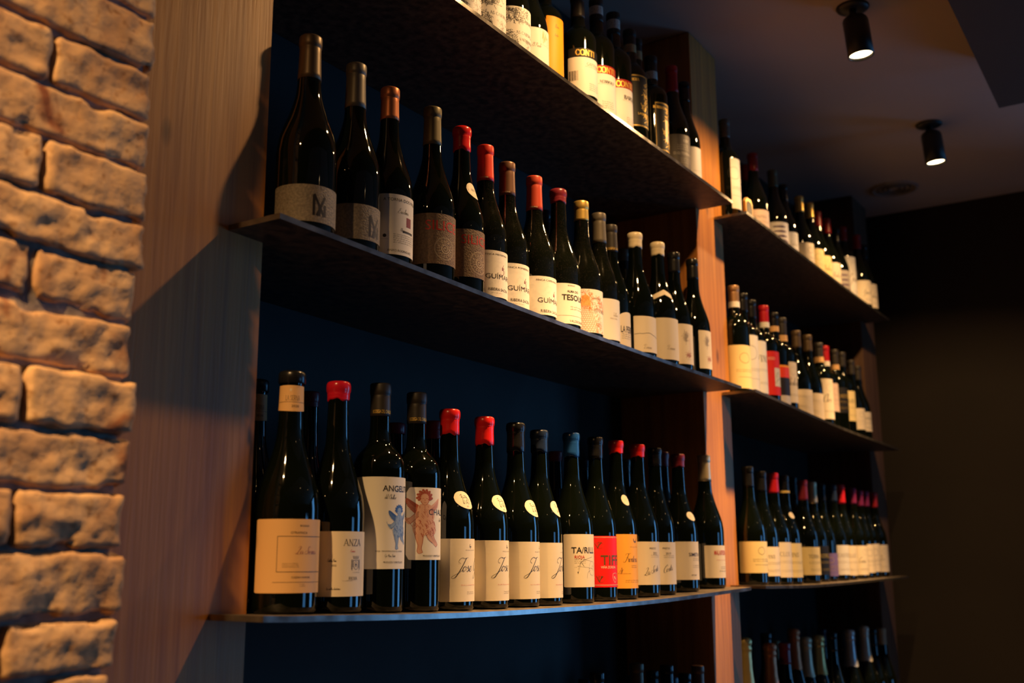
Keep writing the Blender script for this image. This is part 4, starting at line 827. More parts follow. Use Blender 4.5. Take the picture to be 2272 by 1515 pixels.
{'x':0.9365,'y':-0.014,'z':0.9749,'h':0.29,'R':0.039,'t':'bord','row':'a1','ck':'foil','cc':'darkcap','d':'bottle with a black banded white label and barcode,leftmost of three banded bottles','dust':0,'cl':0.055,'L':[(0.0441,0.128,-95.7,95.7,'white','rect'),(0.128,0.1485,-94.3,94.3,'blacklabel','rect')],'T':[('s2','CONTI',-70.3,0.1326,0.01234,'goldink',1),('s','GATTINARA',-35.2,0.1103,0.00617,'ink',1),('fine','1',-39.8,0.1068,0.0019,'ink',3),('fine','4',-26.8,0.0687,0.00236,'ink',2),('bars','',-92.5,0.0835,0.02465,'ink',1)]},
{'x':1.0221,'y':-0.014,'z':0.9753,'h':0.3191,'R':0.039,'t':'bord','row':'a1','ck':'foil','cc':'darkcap','d':'red banded bottle,middle of the three banded ones on the top shelf','dust':0,'cl':0.055,'neck':(0.2795,0.2992,'white'),'L':[(0.037,0.1251,-118,118,'white','rect'),(0.1251,0.1447,-118,118,'redband','rect')],'T':[('s2','CONTI',-63.8,0.1278,0.01272,'goldink',1),('s2','NEBBIOLO',-55.2,0.1031,0.00635,'ink',1),('fine','1',-59.6,0.1,0.00195,'ink',3),('fine','4',-47.9,0.0594,0.00243,'ink',2)]},
{'x':1.1055,'y':-0.014,'z':0.9757,'h':0.3226,'R':0.039,'t':'bord','row':'a1','ck':'foil','cc':'darkcap','d':'red banded bottle,rightmost of the three banded ones on the top shelf','dust':0,'cl':0.055,'neck':(0.2813,0.306,'white'),'L':[(0.0343,0.1241,-118,118,'white','rect'),(0.1241,0.1449,-118,118,'redband','rect')],'T':[('s2','CONTI',-59.4,0.1273,0.0131,'goldink',1),('s2','BAROLO',-32.0,0.0983,0.00906,'ink',1),('fine','1',-37.2,0.0945,0.00201,'ink',3),('fine','4',-23.2,0.0545,0.00251,'ink',2)]},
{'x':1.1885,'y':-0.014,'z':0.9761,'h':0.317,'R':0.0375,'t':'bord','row':'a1','ck':'foil','cc':'darkcap','d':'bottle with a black and gold label beside the red banded bottles','dust':0,'cl':0.055,'neck':(0.2578,0.2772,'tan'),'L':[(0.0616,0.1902,-118,118,'blackgold','rect')],'T':[('n','LAMBRUSCO',-40.4,0.0914,0.00517,'goldink',1)]},
{'x':1.3589,'y':0.05,'z':0.9773,'h':0.3844,'R':0.036,'t':'bord','row':'a1','ck':'foil','cc':'darkcap','d':'narrow visible bottle with a red and gold striped label','dust':0,'cl':0.055,'neck':(0.3269,0.349,'tan'),'L':[(0.0923,0.225,-118,118,'redgold','rect')],'T':[]},
{'x':1.2682,'y':-0.03,'z':0.9767,'h':0.2783,'R':0.0375,'t':'bord','row':'a1','ck':'foil','cc':'darkcap','d':'bottle whose black and gold label holds a pale picture window','dust':0,'cl':0.055,'neck':(0.217,0.2367,'white'),'L':[(0.0253,0.1478,-55.8,55.8,'blackgold','rect')],'T':[('n','BERONIA',-45.2,0.1305,0.00637,'goldink',0.9),('patch','',-14.2,0.0508,0.05506,'pale',0.25)]},
{'x':1.4087,'y':-0.022,'z':0.9776,'h':0.311,'R':0.039,'t':'burg','row':'a1','ck':'foil','cc':'crimson','d':'crimson capped bottle with a grey label on the top shelf','dust':0,'cl':0.0711,'L':[(0.022,0.1153,-118,118,'greylabel','rect')],'T':[('n','D.O.TERRA ALTA',-68.4,0.0624,0.00664,'pale',1),('n','ILEX',-30.6,0.0965,0.00666,'pale',1),('fine','3',-54.2,0.0867,0.00277,'pale',4),('fine','3',-44.3,0.0519,0.00276,'pale',4)]},
{'x':1.4862,'y':-0.022,'z':0.9782,'h':0.2979,'R':0.0355,'t':'burg','row':'a1','ck':'foil','cc':'black','d':'black capped bottle with white label,last on the top shelf before the post','dust':0,'cl':0.055,'L':[(0.022,0.1098,-118,118,'white','rect')],'T':[('swirl','',22.0,0.0862,0.01378,'greyink',1),('line','',-42.3,0.0468,0.00113,'greyink',1)]},
{'x':1.8151,'y':-0.002,'z':0.9787,'h':0.3168,'R':0.0375,'t':'bord','row':'b1','ck':'foil','cc':'greycap','d':'tall straight bottle with a long white label beside the gold rimmed plaque','dust':0,'cl':0.055,'L':[(0.0413,0.1901,-51.3,51.3,'white','rect')],'T':[('auto','',0,0,0,'ink',1)]},
{'x':2.0057,'y':-0.014,'z':0.9764,'h':0.277,'R':0.0385,'t':'burg','row':'b1','ck':'wax','cc':'darkred','d':'red wax bottle with a pinkish label on the far top shelf','dust':0,'cl':0.055,'L':[(0.0277,0.0914,-118,118,'pink','rect')],'T':[('auto','',0,0,0,'ink',1)]},
{'x':2.2341,'y':0.09,'z':0.9737,'h':0.3388,'R':0.037,'t':'burg','row':'b1','ck':'wax','cc':'darkred','d':'dim red topped bottle behind the small gold rimmed plaque','dust':0,'cl':0.055,'L':[],'T':[]},
{'x':2.1811,'y':-0.014,'z':0.9742,'h':0.2817,'R':0.0385,'t':'burg','row':'b1','ck':'foil','cc':'olivecap','d':'bottle whose white label has dark purple blotches','dust':0,'cl':0.055,'L':[(0.0283,0.1033,-118,118,'purpleprint','rect')],'T':[('auto','',0,0,0,'ink',1)]},
{'x':2.2759,'y':-0.014,'z':0.9734,'h':0.2637,'R':0.038,'t':'burg','row':'b1','ck':'foil','cc':'black','d':'black capped bottle right of the purple blotched label','dust':0,'cl':0.055,'L':[(0.022,0.0974,-118,118,'white','rect')],'T':[('auto','',0,0,0,'ink',1)]},
{'x':2.4406,'y':-0.014,'z':0.9721,'h':0.2753,'R':0.038,'t':'burg','row':'b1','ck':'foil','cc':'gold','d':'first gold capped bottle on the far top shelf','dust':0,'cl':0.055,'L':[(0.022,0.1054,-118,118,'cream','rect')],'T':[('auto','',0,0,0,'ink',1)]},
{'x':2.5533,'y':-0.014,'z':0.9712,'h':0.2849,'R':0.038,'t':'burg','row':'b1','ck':'foil','cc':'gold','d':'second gold capped bottle on the far top shelf','dust':0,'cl':0.055,'L':[(0.022,0.114,-118,118,'yellowcream','rect')],'T':[('auto','',0,0,0,'ink',1)]},
{'x':2.6377,'y':-0.014,'z':0.9705,'h':0.2785,'R':0.038,'t':'burg','row':'b1','ck':'foil','cc':'darkred','d':'dull red capped bottle right after the two gold capped ones','dust':0,'cl':0.055,'L':[(0.022,0.1114,-118,118,'yellowcream','rect')],'T':[('auto','',0,0,0,'ink',1)]},
{'x':2.7493,'y':-0.014,'z':0.9703,'h':0.2829,'R':0.038,'t':'burg','row':'b1','ck':'foil','cc':'darkred','d':'second dull red capped bottle after the gold capped pair','dust':0,'cl':0.055,'L':[(0.022,0.1132,-118,118,'cream','rect')],'T':[('auto','',0,0,0,'ink',1)]},
{'x':2.8645,'y':-0.014,'z':0.9709,'h':0.2776,'R':0.038,'t':'burg','row':'b1','ck':'foil','cc':'black','d':'bottle with a mottled grey label in the far top row','dust':0,'cl':0.055,'L':[(0.022,0.111,-118,118,'greyprint','rect')],'T':[('auto','',0,0,0,'ink',1)]},
{'x':2.9582,'y':-0.014,'z':0.9714,'h':0.3071,'R':0.037,'t':'bord','row':'b1','ck':'foil','cc':'darkred','d':'bottle with a flared white label next to the mottled grey one','dust':0,'cl':0.055,'L':[(0.022,0.1843,-118,118,'white','rect')],'T':[('auto','',0,0,0,'ink',1)]},
{'x':3.0294,'y':-0.045,'z':0.9718,'h':0.2883,'R':0.039,'t':'burg','row':'b1','ck':'foil','cc':'darkred','d':'dark red capped bottle near the right end of the far top shelf','dust':0,'cl':0.055,'L':[(0.0151,0.1043,-118,118,'cream','rect')],'T':[('auto','',0,0,0,'ink',1)]},
{'x':3.1076,'y':-0.048,'z':0.9723,'h':0.2681,'R':0.038,'t':'burg','row':'b1','ck':'foil','cc':'black','d':'last bottle at the right end of the far top shelf','dust':0,'cl':0.055,'L':[(0.0149,0.1072,-118,118,'cream','rect')],'T':[('auto','',0,0,0,'ink',1)]},
{'x':1.8154,'y':-0.006,'z':0.4948,'h':0.3109,'R':0.038,'t':'bord','row':'b2','ck':'foil','cc':'copperdull','d':'bronze capped bottle with large yellowish label,first on the far middle shelf','dust':0,'cl':0.0496,'neck':(0.2484,0.2648,'white'),'L':[(0.0197,0.138,-118,118,'yellowcream','rect')],'T':[('auto','',0,0,0,'ink',1)]},
{'x':1.9251,'y':0.01,'z':0.4918,'h':0.3172,'R':0.0375,'t':'bord','row':'b2','ck':'foil','cc':'black','d':'black capped bottle with tall white label,second on the far middle shelf','dust':0,'cl':0.055,'L':[(0.022,0.1901,-118,118,'white','rect')],'T':[('auto','',0,0,0,'ink',1)]},
{'x':2.0042,'y':0.014,'z':0.4897,'h':0.3161,'R':0.0375,'t':'bord','row':'b2','ck':'foil','cc':'black','d':'black capped bottle with tall white label,left of the red labelled one','dust':0,'cl':0.055,'L':[(0.0376,0.1897,-118,118,'white','rect')],'T':[('auto','',0,0,0,'ink',1)]},
{'x':2.0826,'y':0.004,'z':0.4875,'h':0.3163,'R':0.0375,'t':'bord','row':'b2','ck':'foil','cc':'crimson','d':'red capped bottle with a red label on the far middle shelf','dust':0,'cl':0.0554,'neck':(0.2485,0.2648,'white'),'L':[(0.0435,0.1727,-118,118,'redlabel2','rect')],'T':[('auto','',0,0,0,'ink',1)]},
{'x':2.1629,'y':0.002,'z':0.4851,'h':0.312,'R':0.0375,'t':'bord','row':'b2','ck':'foil','cc':'black','d':'bottle with an orange,red and black label','dust':0,'cl':0.055,'neck':(0.2528,0.2694,'tan'),'L':[(0.0292,0.1458,-118,118,'orangeblack','rect')],'T':[('auto','',0,0,0,'ink',1)]},
{'x':2.2429,'y':0.004,'z':0.4827,'h':0.3143,'R':0.0375,'t':'bord','row':'b2','ck':'foil','cc':'darkcap','d':'dark capped bottle with tan neck band right of the orange and black label','dust':0,'cl':0.055,'neck':(0.2385,0.2582,'tan'),'L':[(0.0454,0.1702,-118,118,'cream','rect')],'T':[('auto','',0,0,0,'ink',1)]},
{'x':2.3218,'y':-0.014,'z':0.4808,'h':0.2867,'R':0.0395,'t':'burg','row':'b2','ck':'foil','cc':'browncap','d':'brown capped bottle,left of two with ruled cream labels','dust':0,'cl':0.055,'L':[(0.0188,0.0958,-118,118,'lined','rect')],'T':[('auto','',0,0,0,'ink',1)]},
{'x':2.4366,'y':-0.014,'z':0.479,'h':0.2956,'R':0.0395,'t':'burg','row':'b2','ck':'foil','cc':'browncap','d':'brown capped bottle,right of two with ruled cream labels','dust':0,'cl':0.055,'L':[(0.0178,0.1013,-118,118,'lined','rect')],'T':[('auto','',0,0,0,'ink',1)]},
{'x':2.5555,'y':-0.014,'z':0.477,'h':0.2924,'R':0.0375,'t':'bord','row':'b2','ck':'foil','cc':'darkcap','d':'dark capped bottle with tan neck band after the two ruled labels','dust':0,'cl':0.055,'neck':(0.2256,0.2437,'tan'),'L':[(0.0342,0.1666,-118,118,'cream','rect')],'T':[('auto','',0,0,0,'ink',1)]},
{'x':2.7442,'y':0.02,'z':0.4759,'h':0.3179,'R':0.037,'t':'bord','row':'b2','ck':'foil','cc':'crimson','d':'red capped bottle with a pinkish label on the far middle shelf','dust':0,'cl':0.0583,'neck':(0.2465,0.2639,'white'),'L':[(0.0849,0.1824,-118,118,'pink','rect')],'T':[('auto','',0,0,0,'ink',1)]},
{'x':2.823,'y':0.01,'z':0.4756,'h':0.3172,'R':0.0375,'t':'bord','row':'b2','ck':'foil','cc':'darkcap','d':'dark capped bottle with a black label on the far middle shelf','dust':0,'cl':0.055,'neck':(0.2447,0.2624,'tan'),'L':[(0.0882,0.1771,-118,118,'blacklabel','rect')],'T':[('auto','',0,0,0,'ink',1)]},
{'x':2.8989,'y':0.006,'z':0.4754,'h':0.3195,'R':0.0375,'t':'bord','row':'b2','ck':'foil','cc':'darkcap','d':'bottle with yellowish label just right of the black labelled one','dust':0,'cl':0.055,'L':[(0.068,0.1754,-118,118,'yellowcream','rect')],'T':[('auto','',0,0,0,'ink',1)]},
{'x':2.9735,'y':-0.006,'z':0.4751,'h':0.3019,'R':0.037,'t':'burg','row':'b2','ck':'foil','cc':'darkcap','d':'second to last bottle on the far middle shelf','dust':0,'cl':0.055,'L':[(0.0445,0.1208,-118,118,'cream','rect')],'T':[('auto','',0,0,0,'ink',1)]},
{'x':3.0553,'y':-0.006,'z':0.4748,'h':0.2928,'R':0.038,'t':'burg','row':'b2','ck':'foil','cc':'darkcap','d':'last bottle on the far middle shelf,next to the dark end panel','dust':0,'cl':0.055,'L':[(0.0463,0.1171,-118,118,'cream','rect')],'T':[('auto','',0,0,0,'ink',1)]},
{'x':1.8364,'y':-0.014,'z':0.0001,'h':0.3094,'R':0.041,'t':'burg','row':'b3','ck':'foil','cc':'black','d':'large dark capped bottle,first on the far lower shelf','dust':0,'cl':0.055,'L':[(0.0306,0.1111,-118,118,'yellowcream','rect')],'T':[('auto','',0,0,0,'ink',1)]},
{'x':1.9362,'y':-0.014,'z':-0.0016,'h':0.3045,'R':0.04,'t':'burg','row':'b3','ck':'foil','cc':'black','d':'dark capped bottle,second on the far lower shelf','dust':0,'cl':0.055,'L':[(0.0229,0.0998,-118,118,'cream','rect')],'T':[('auto','',0,0,0,'ink',1)]},
{'x':2.0356,'y':-0.014,'z':-0.0033,'h':0.3076,'R':0.0405,'t':'burg','row':'b3','ck':'foil','cc':'crimson','d':'red capped bottle,third on the far lower shelf','dust':0,'cl':0.0568,'L':[(0.0197,0.1146,-118,118,'cream','rect')],'T':[('auto','',0,0,0,'ink',1)]},
{'x':2.1284,'y':-0.014,'z':-0.0039,'h':0.3077,'R':0.0395,'t':'burg','row':'b3','ck':'foil','cc':'black','d':'black capped bottle with a gold ring on the far lower shelf','dust':0,'cl':0.055,'neck':(0.2573,0.2638,'gold'),'L':[(0.0189,0.1138,-118,118,'yellowcream','rect')],'T':[('auto','',0,0,0,'ink',1)],'sh':(-24.1,0.1928,0.0091,'plain')},
{'x':2.371,'y':0.04,'z':-0.0028,'h':0.3202,'R':0.037,'t':'bord','row':'b3','ck':'foil','cc':'black','d':'straight bottle with a high narrow pinkish label','dust':0,'cl':0.055,'L':[(0.0769,0.1772,-67.5,67.5,'pink','rect')],'T':[('auto','',0,0,0,'ink',1)]},
{'x':2.2978,'y':-0.014,'z':-0.0031,'h':0.304,'R':0.04,'t':'burg','row':'b3','ck':'foil','cc':'maroon','d':'maroon capped bottle left of the golden foil on the far lower shelf','dust':0,'cl':0.0606,'L':[(0.0234,0.1044,-118,118,'yellowcream','rect')],'T':[('auto','',0,0,0,'ink',1)]},
{'x':2.4428,'y':0.002,'z':-0.0025,'h':0.307,'R':0.04,'t':'burg','row':'b3','ck':'foil','cc':'goldcap','d':'golden foil bottle with a black label on the far lower shelf','dust':0,'cl':0.0672,'L':[(0.0208,0.1078,-118,118,'blacklabel','rect')],'T':[('auto','',0,0,0,'ink',1)]},
{'x':2.5234,'y':-0.002,'z':-0.0018,'h':0.3036,'R':0.039,'t':'burg','row':'b3','ck':'foil','cc':'black','d':'bottle with a lilac purple label on the far lower shelf','dust':0,'cl':0.055,'L':[(0.015,0.0855,-118,118,'purple','rect')],'T':[('auto','',0,0,0,'ink',1)]},
{'x':2.6068,'y':-0.014,'z':-0.0009,'h':0.3055,'R':0.04,'t':'burg','row':'b3','ck':'foil','cc':'navy','d':'black capped bottle right of the lilac label on the far lower shelf','dust':0,'cl':0.055,'L':[(0.0173,0.1104,-118,118,'white','rect')],'T':[('auto','',0,0,0,'ink',1)]},
{'x':2.7006,'y':-0.014,'z':0.0,'h':0.3098,'R':0.04,'t':'burg','row':'b3','ck':'foil','cc':'crimson','d':'bright red capped bottle,first of the reddish capped row','dust':0,'cl':0.0639,'L':[(0.0136,0.1089,-118,118,'cream','rect')],'T':[('auto','',0,0,0,'ink',1)]},
{'x':2.8411,'y':-0.014,'z':0.0014,'h':0.3054,'R':0.039,'t':'burg','row':'b3','ck':'foil','cc':'plum','d':'plum capped bottle second in the reddish capped row','dust':0,'cl':0.055,'L':[(0.012,0.1088,-118,118,'cream','rect')],'T':[('auto','',0,0,0,'ink',1)]},
{'x':2.9315,'y':-0.014,'z':0.0024,'h':0.2999,'R':0.038,'t':'burg','row':'b3','ck':'foil','cc':'plum','d':'plum capped bottle third in the reddish capped row','dust':0,'cl':0.055,'L':[(0.0173,0.1133,-118,118,'cream','rect')],'T':[('auto','',0,0,0,'ink',1)]},
{'x':3.0093,'y':-0.014,'z':0.0032,'h':0.3015,'R':0.038,'t':'burg','row':'b3','ck':'foil','cc':'plum','d':'plum capped bottle next to last in the reddish capped row','dust':0,'cl':0.055,'L':[(0.0188,0.1149,-118,118,'cream','rect')],'T':[('auto','',0,0,0,'ink',1)]},
{'x':3.1207,'y':-0.014,'z':0.0043,'h':0.3011,'R':0.039,'t':'burg','row':'b3','ck':'foil','cc':'darkred','d':'last bottle in the reddish capped row on the far lower shelf','dust':0,'cl':0.055,'L':[(0.0165,0.1117,-118,118,'cream','rect')],'T':[('auto','',0,0,0,'ink',1)]},
{'x':1.8204,'y':0.01,'z':-0.49,'h':0.3532,'R':0.042,'t':'champ','row':'b4','ck':'champ','cc':'goldfoil','d':'gold foil sparkling bottle mostly hidden by the post','dust':0,'cl':0.11,'L':[],'T':[]},
{'x':2.1483,'y':0.07,'z':-0.49,'h':0.3477,'R':0.042,'t':'champ','row':'b4','ck':'foil','cc':'black','d':'black capped bottle at the back of the far bottom row','dust':0,'cl':0.055,'L':[],'T':[]},
{'x':1.9381,'y':-0.014,'z':-0.49,'h':0.3329,'R':0.042,'t':'champ','row':'b4','ck':'champ','cc':'copper','d':'copper foil sparkling bottle in the far bottom row','dust':0,'cl':0.11,'L':[],'T':[]},
{'x':2.2898,'y':0.094,'z':-0.49,'h':0.3181,'R':0.042,'t':'champ','row':'b4','ck':'foil','cc':'olivecap','d':'olive capped bottle peeking between foil tops','dust':0,'cl':0.055,'L':[],'T':[]},
{'x':2.0581,'y':-0.014,'z':-0.49,'h':0.3288,'R':0.042,'t':'champ','row':'b4','ck':'foil','cc':'maroon','d':'maroon capped bottle in the far bottom row','dust':0,'cl':0.055,'L':[],'T':[]},
{'x':2.2428,'y':0.02,'z':-0.49,'h':0.3529,'R':0.042,'t':'champ','row':'b4','ck':'champ','cc':'copper','d':'large copper foil sparkling bottle in the far bottom row','dust':0,'cl':0.11,'L':[],'T':[]},
{'x':2.3324,'y':0.014,'z':-0.49,'h':0.3248,'R':0.042,'t':'champ','row':'b4','ck':'champ','cc':'champgold','d':'first pale gold foil sparkling bottle in the far bottom row','dust':0,'cl':0.11,'L':[],'T':[]},
{'x':2.4176,'y':0.002,'z':-0.49,'h':0.3254,'R':0.042,'t':'champ','row':'b4','ck':'champ','cc':'goldfoil','d':'second gold foil sparkling bottle with dark neck bands','dust':0,'cl':0.11,'L':[],'T':[]},
{'x':2.68,'y':0.07,'z':-0.49,'h':0.3308,'R':0.042,'t':'champ','row':'b4','ck':'foil','cc':'navy','d':'navy topped bottle behind the gold foil sparkling ones','dust':0,'cl':0.055,'L':[],'T':[]},
{'x':2.5052,'y':-0.014,'z':-0.49,'h':0.3317,'R':0.042,'t':'champ','row':'b4','ck':'foil','cc':'black','d':'black topped bottle in the middle of the far bottom row','dust':0,'cl':0.055,'L':[],'T':[]},
{'x':2.9027,'y':0.07,'z':-0.49,'h':0.307,'R':0.042,'t':'champ','row':'b4','ck':'foil','cc':'black','d':'dark topped bottle beside the silver foil','dust':0,'cl':0.055,'L':[],'T':[]},
{'x':2.6995,'y':-0.014,'z':-0.49,'h':0.3265,'R':0.042,'t':'champ','row':'b4','ck':'champ','cc':'silver','d':'silver foil sparkling bottle in the far bottom row','dust':0,'cl':0.11,'L':[],'T':[]},
{'x':3.1279,'y':0.077,'z':-0.49,'h':0.3069,'R':0.042,'t':'champ','row':'b4','ck':'foil','cc':'navy','d':'dark blue topped bottle right of the silver foil','dust':0,'cl':0.055,'L':[],'T':[]},
{'x':2.8755,'y':-0.014,'z':-0.49,'h':0.3303,'R':0.042,'t':'champ','row':'b4','ck':'champ','cc':'champsilver','d':'silver and gold foil sparkling bottle in the far bottom row','dust':0,'cl':0.11,'L':[],'T':[]},
{'x':3.0365,'y':0.0,'z':-0.49,'h':0.3139,'R':0.042,'t':'champ','row':'b4','ck':'foil','cc':'black','d':'black topped bottle near the right end of the far bottom row','dust':0,'cl':0.055,'L':[],'T':[]},
{'x':3.1286,'y':-0.008,'z':-0.49,'h':0.3124,'R':0.042,'t':'champ','row':'b4','ck':'foil','cc':'beige','d':'beige topped bottle at the right end of the far bottom row','dust':0,'cl':0.055,'L':[],'T':[]},
{'x':1.1239,'y':0.1,'z':-0.49,'h':0.3108,'R':0.038,'t':'burg','row':'a4','ck':'foil','cc':'navy','d':'leftmost dim bottle top on the bottom shelf of the near bay','dust':0,'cl':0.055,'L':[],'T':[]},
{'x':0.9648,'y':-0.014,'z':-0.49,'h':0.3443,'R':0.038,'t':'burg','row':'a4','ck':'foil','cc':'black','d':'black bottle top in shadow on the near bottom shelf','dust':0,'cl':0.055,'L':[],'T':[]},
{'x':1.3433,'y':0.1,'z':-0.49,'h':0.299,'R':0.038,'t':'burg','row':'a4','ck':'foil','cc':'navy','d':'glossy dark bottle top left of the brown banded cap','dust':0,'cl':0.055,'L':[],'T':[]},
{'x':1.1373,'y':-0.014,'z':-0.49,'h':0.3467,'R':0.038,'t':'burg','row':'a4','ck':'foil','cc':'browncap','d':'brown capped bottle top at the frame bottom','dust':0,'cl':0.055,'L':[],'T':[]},
{'x':1.4499,'y':0.1,'z':-0.49,'h':0.3009,'R':0.038,'t':'burg','row':'a4','ck':'foil','cc':'black','d':'black bottle top at the middle of the near bottom shelf','dust':0,'cl':0.055,'L':[],'T':[]},
{'x':1.2841,'y':-0.014,'z':-0.49,'h':0.3315,'R':0.038,'t':'burg','row':'a4','ck':'foil','cc':'black','d':'black capped bottle top with white vertical lettering','dust':0,'cl':0.055,'L':[],'T':[]},
{'x':1.3603,'y':0.01,'z':-0.49,'h':0.2992,'R':0.038,'t':'burg','row':'a4','ck':'foil','cc':'navy','d':'low glossy bottle top in front of the black cap with lettering','dust':0,'cl':0.055,'L':[],'T':[]},
{'x':1.4413,'y':0.014,'z':-0.49,'h':0.2998,'R':0.038,'t':'burg','row':'a4','ck':'foil','cc':'black','d':'dim bottle top left of the ribbed brown cap','dust':0,'cl':0.055,'L':[],'T':[]},
{'x':1.5182,'y':0.014,'z':-0.49,'h':0.3106,'R':0.038,'t':'burg','row':'a4','ck':'foil','cc':'browncap2','d':'ribbed brown capped bottle top next to the post','dust':0,'cl':0.055,'L':[],'T':[]},
]

# ================================================================ the place
FLOOR_Z, CEIL_Z = -1.45, 1.473
bm = bmesh.new(); box(bm, -3.0, 5.2, -6.7, .4, FLOOR_Z - .05, FLOOR_Z); struct(link('floor', bm, M_floor))
bm = bmesh.new(); box(bm, -3.0, 5.2, -6.7, .4, CEIL_Z, CEIL_Z + .05); struct(link('ceiling', bm, M_ceil))
bm = bmesh.new(); box(bm, -.22, 3.5, .235, .30, FLOOR_Z, CEIL_Z); struct(link('wall_back', bm, M_plaster))
bm = bmesh.new(); box(bm, 3.5, 3.62, -1.3, .30, FLOOR_Z, CEIL_Z); struct(link('wall_far', bm, M_far))
bm = bmesh.new(); box(bm, -3.0, -2.9, -6.6, -.1, FLOOR_Z, CEIL_Z); struct(link('wall_left', bm, M_far))
def wall_with_hole(name, axis, pos, a0, a1, h0, h1, z0, z1):
    bm = bmesh.new(); t = .1
    for (p, q, r, s_) in ((a0, h0, FLOOR_Z, CEIL_Z), (h1, a1, FLOOR_Z, CEIL_Z), (h0, h1, FLOOR_Z, z0), (h0, h1, z1, CEIL_Z)):
        if axis == 'x': box(bm, pos, pos + t, p, q, r, s_)
        else: box(bm, p, q, pos - t, pos, r, s_)
    struct(link(name, bm, M_far))
wall_with_hole('wall_right', 'x', 5.0, -6.6, -1.3, -4.1, -2.1, -1.0, 1.40)
wall_with_hole('wall_front', 'y', -6.5, -2.9, 5.0, 2.5, 4.7, -1.15, .55)
bm = bmesh.new(); box(bm, 3.62, 5.1, -1.35, -1.3, FLOOR_Z, CEIL_Z); struct(link('wall_return', bm, M_far))
def window(n, axis, pos, a0, a1, z0, z1, parts):
    root = empty('window_%d' % n, (pos, (a0 + a1) / 2, z0) if axis == 'x' else ((a0 + a1) / 2, pos, z0)); struct(root)
    o = root.location
    def bb(bm, a, b, c, d):
        if axis == 'x': box(bm, .02, .07, a - o.y, b - o.y, c - z0, d - z0)
        else: box(bm, a - o.x, b - o.x, -.07, -.02, c - z0, d - z0)
    bm = bmesh.new(); f = .06
    bb(bm, a0, a0 + f, z0, z1); bb(bm, a1 - f, a1, z0, z1); bb(bm, a0 + f, a1 - f, z0, z0 + f); bb(bm, a0 + f, a1 - f, z1 - f, z1)
    for k in range(1, parts): c = a0 + (a1 - a0) * k / parts; bb(bm, c - .03, c + .03, z0 + f, z1 - f)
    link('window_frame', bm, M_frame, root)
window(1, 'x', 5.0, -4.1, -2.1, -1.0, 1.40, 2)
window(2, 'y', -6.5, 2.5, 4.7, -1.15, .55, 2)

# ceiling beam box at the upper right
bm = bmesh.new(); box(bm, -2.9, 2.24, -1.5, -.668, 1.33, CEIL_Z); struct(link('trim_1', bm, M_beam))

# ---- brick pier at the left (old hand-made bricks, one displaced mesh on a mortar core)
def brick_mats():
    M = noise_mat('old_brick', (0.44, 0.245, 0.125), (0.66, 0.43, 0.235), nscale=16, detail=10, rough=.85, bump=.55, bscale=70, lo=.3, hi=.62, distort=.8)
    N, L, B = nodes(M)
    tc = N.new('ShaderNodeTexCoord'); n = N.new('ShaderNodeTexNoise'); n.inputs['Scale'].default_value = 11; n.inputs['Detail'].default_value = 7; n.inputs['Distortion'].default_value = 1.5
    L.new(tc.outputs['Object'], n.inputs['Vector'])
    cr = N.new('ShaderNodeValToRGB'); cr.color_ramp.elements[0].position = .58; cr.color_ramp.elements[1].position = .70
    cr.color_ramp.elements[0].color = (0, 0, 0, 1); cr.color_ramp.elements[1].color = (1, 1, 1, 1); L.new(n.outputs['Fac'], cr.inputs['Fac'])
    mx = N.new('ShaderNodeMix'); mx.data_type = 'RGBA'; L.new(cr.outputs['Color'], mx.inputs['Factor'])
    L.new(B.inputs['Base Color'].links[0].from_socket, mx.inputs['A']); mx.inputs['B'].default_value = (.24, .075, .03, 1)
    n3 = N.new('ShaderNodeTexNoise'); n3.inputs['Scale'].default_value = 95; n3.inputs['Detail'].default_value = 3; L.new(tc.outputs['Object'], n3.inputs['Vector'])
    c3 = N.new('ShaderNodeValToRGB'); c3.color_ramp.elements[0].position = .30; c3.color_ramp.elements[1].position = .42
    c3.color_ramp.elements[0].color = (.62, .52, .42, 1); c3.color_ramp.elements[1].color = (1, 1, 1, 1); L.new(n3.outputs['Fac'], c3.inputs['Fac'])
    m2 = N.new('ShaderNodeMix'); m2.data_type = 'RGBA'; m2.blend_type = 'MULTIPLY'; m2.inputs['Factor'].default_value = 1
    L.new(mx.outputs['Result'], m2.inputs['A']); L.new(c3.outputs['Color'], m2.inputs['B'])
    L.new(m2.outputs['Result'], B.inputs['Base Color'])
    return M
M_brick = brick_mats()
M_mortar = noise_mat('lime_mortar', (0.16, 0.13, 0.115), (0.36, 0.30, 0.27), nscale=40, detail=9, rough=.95, bump=.6, bscale=90)
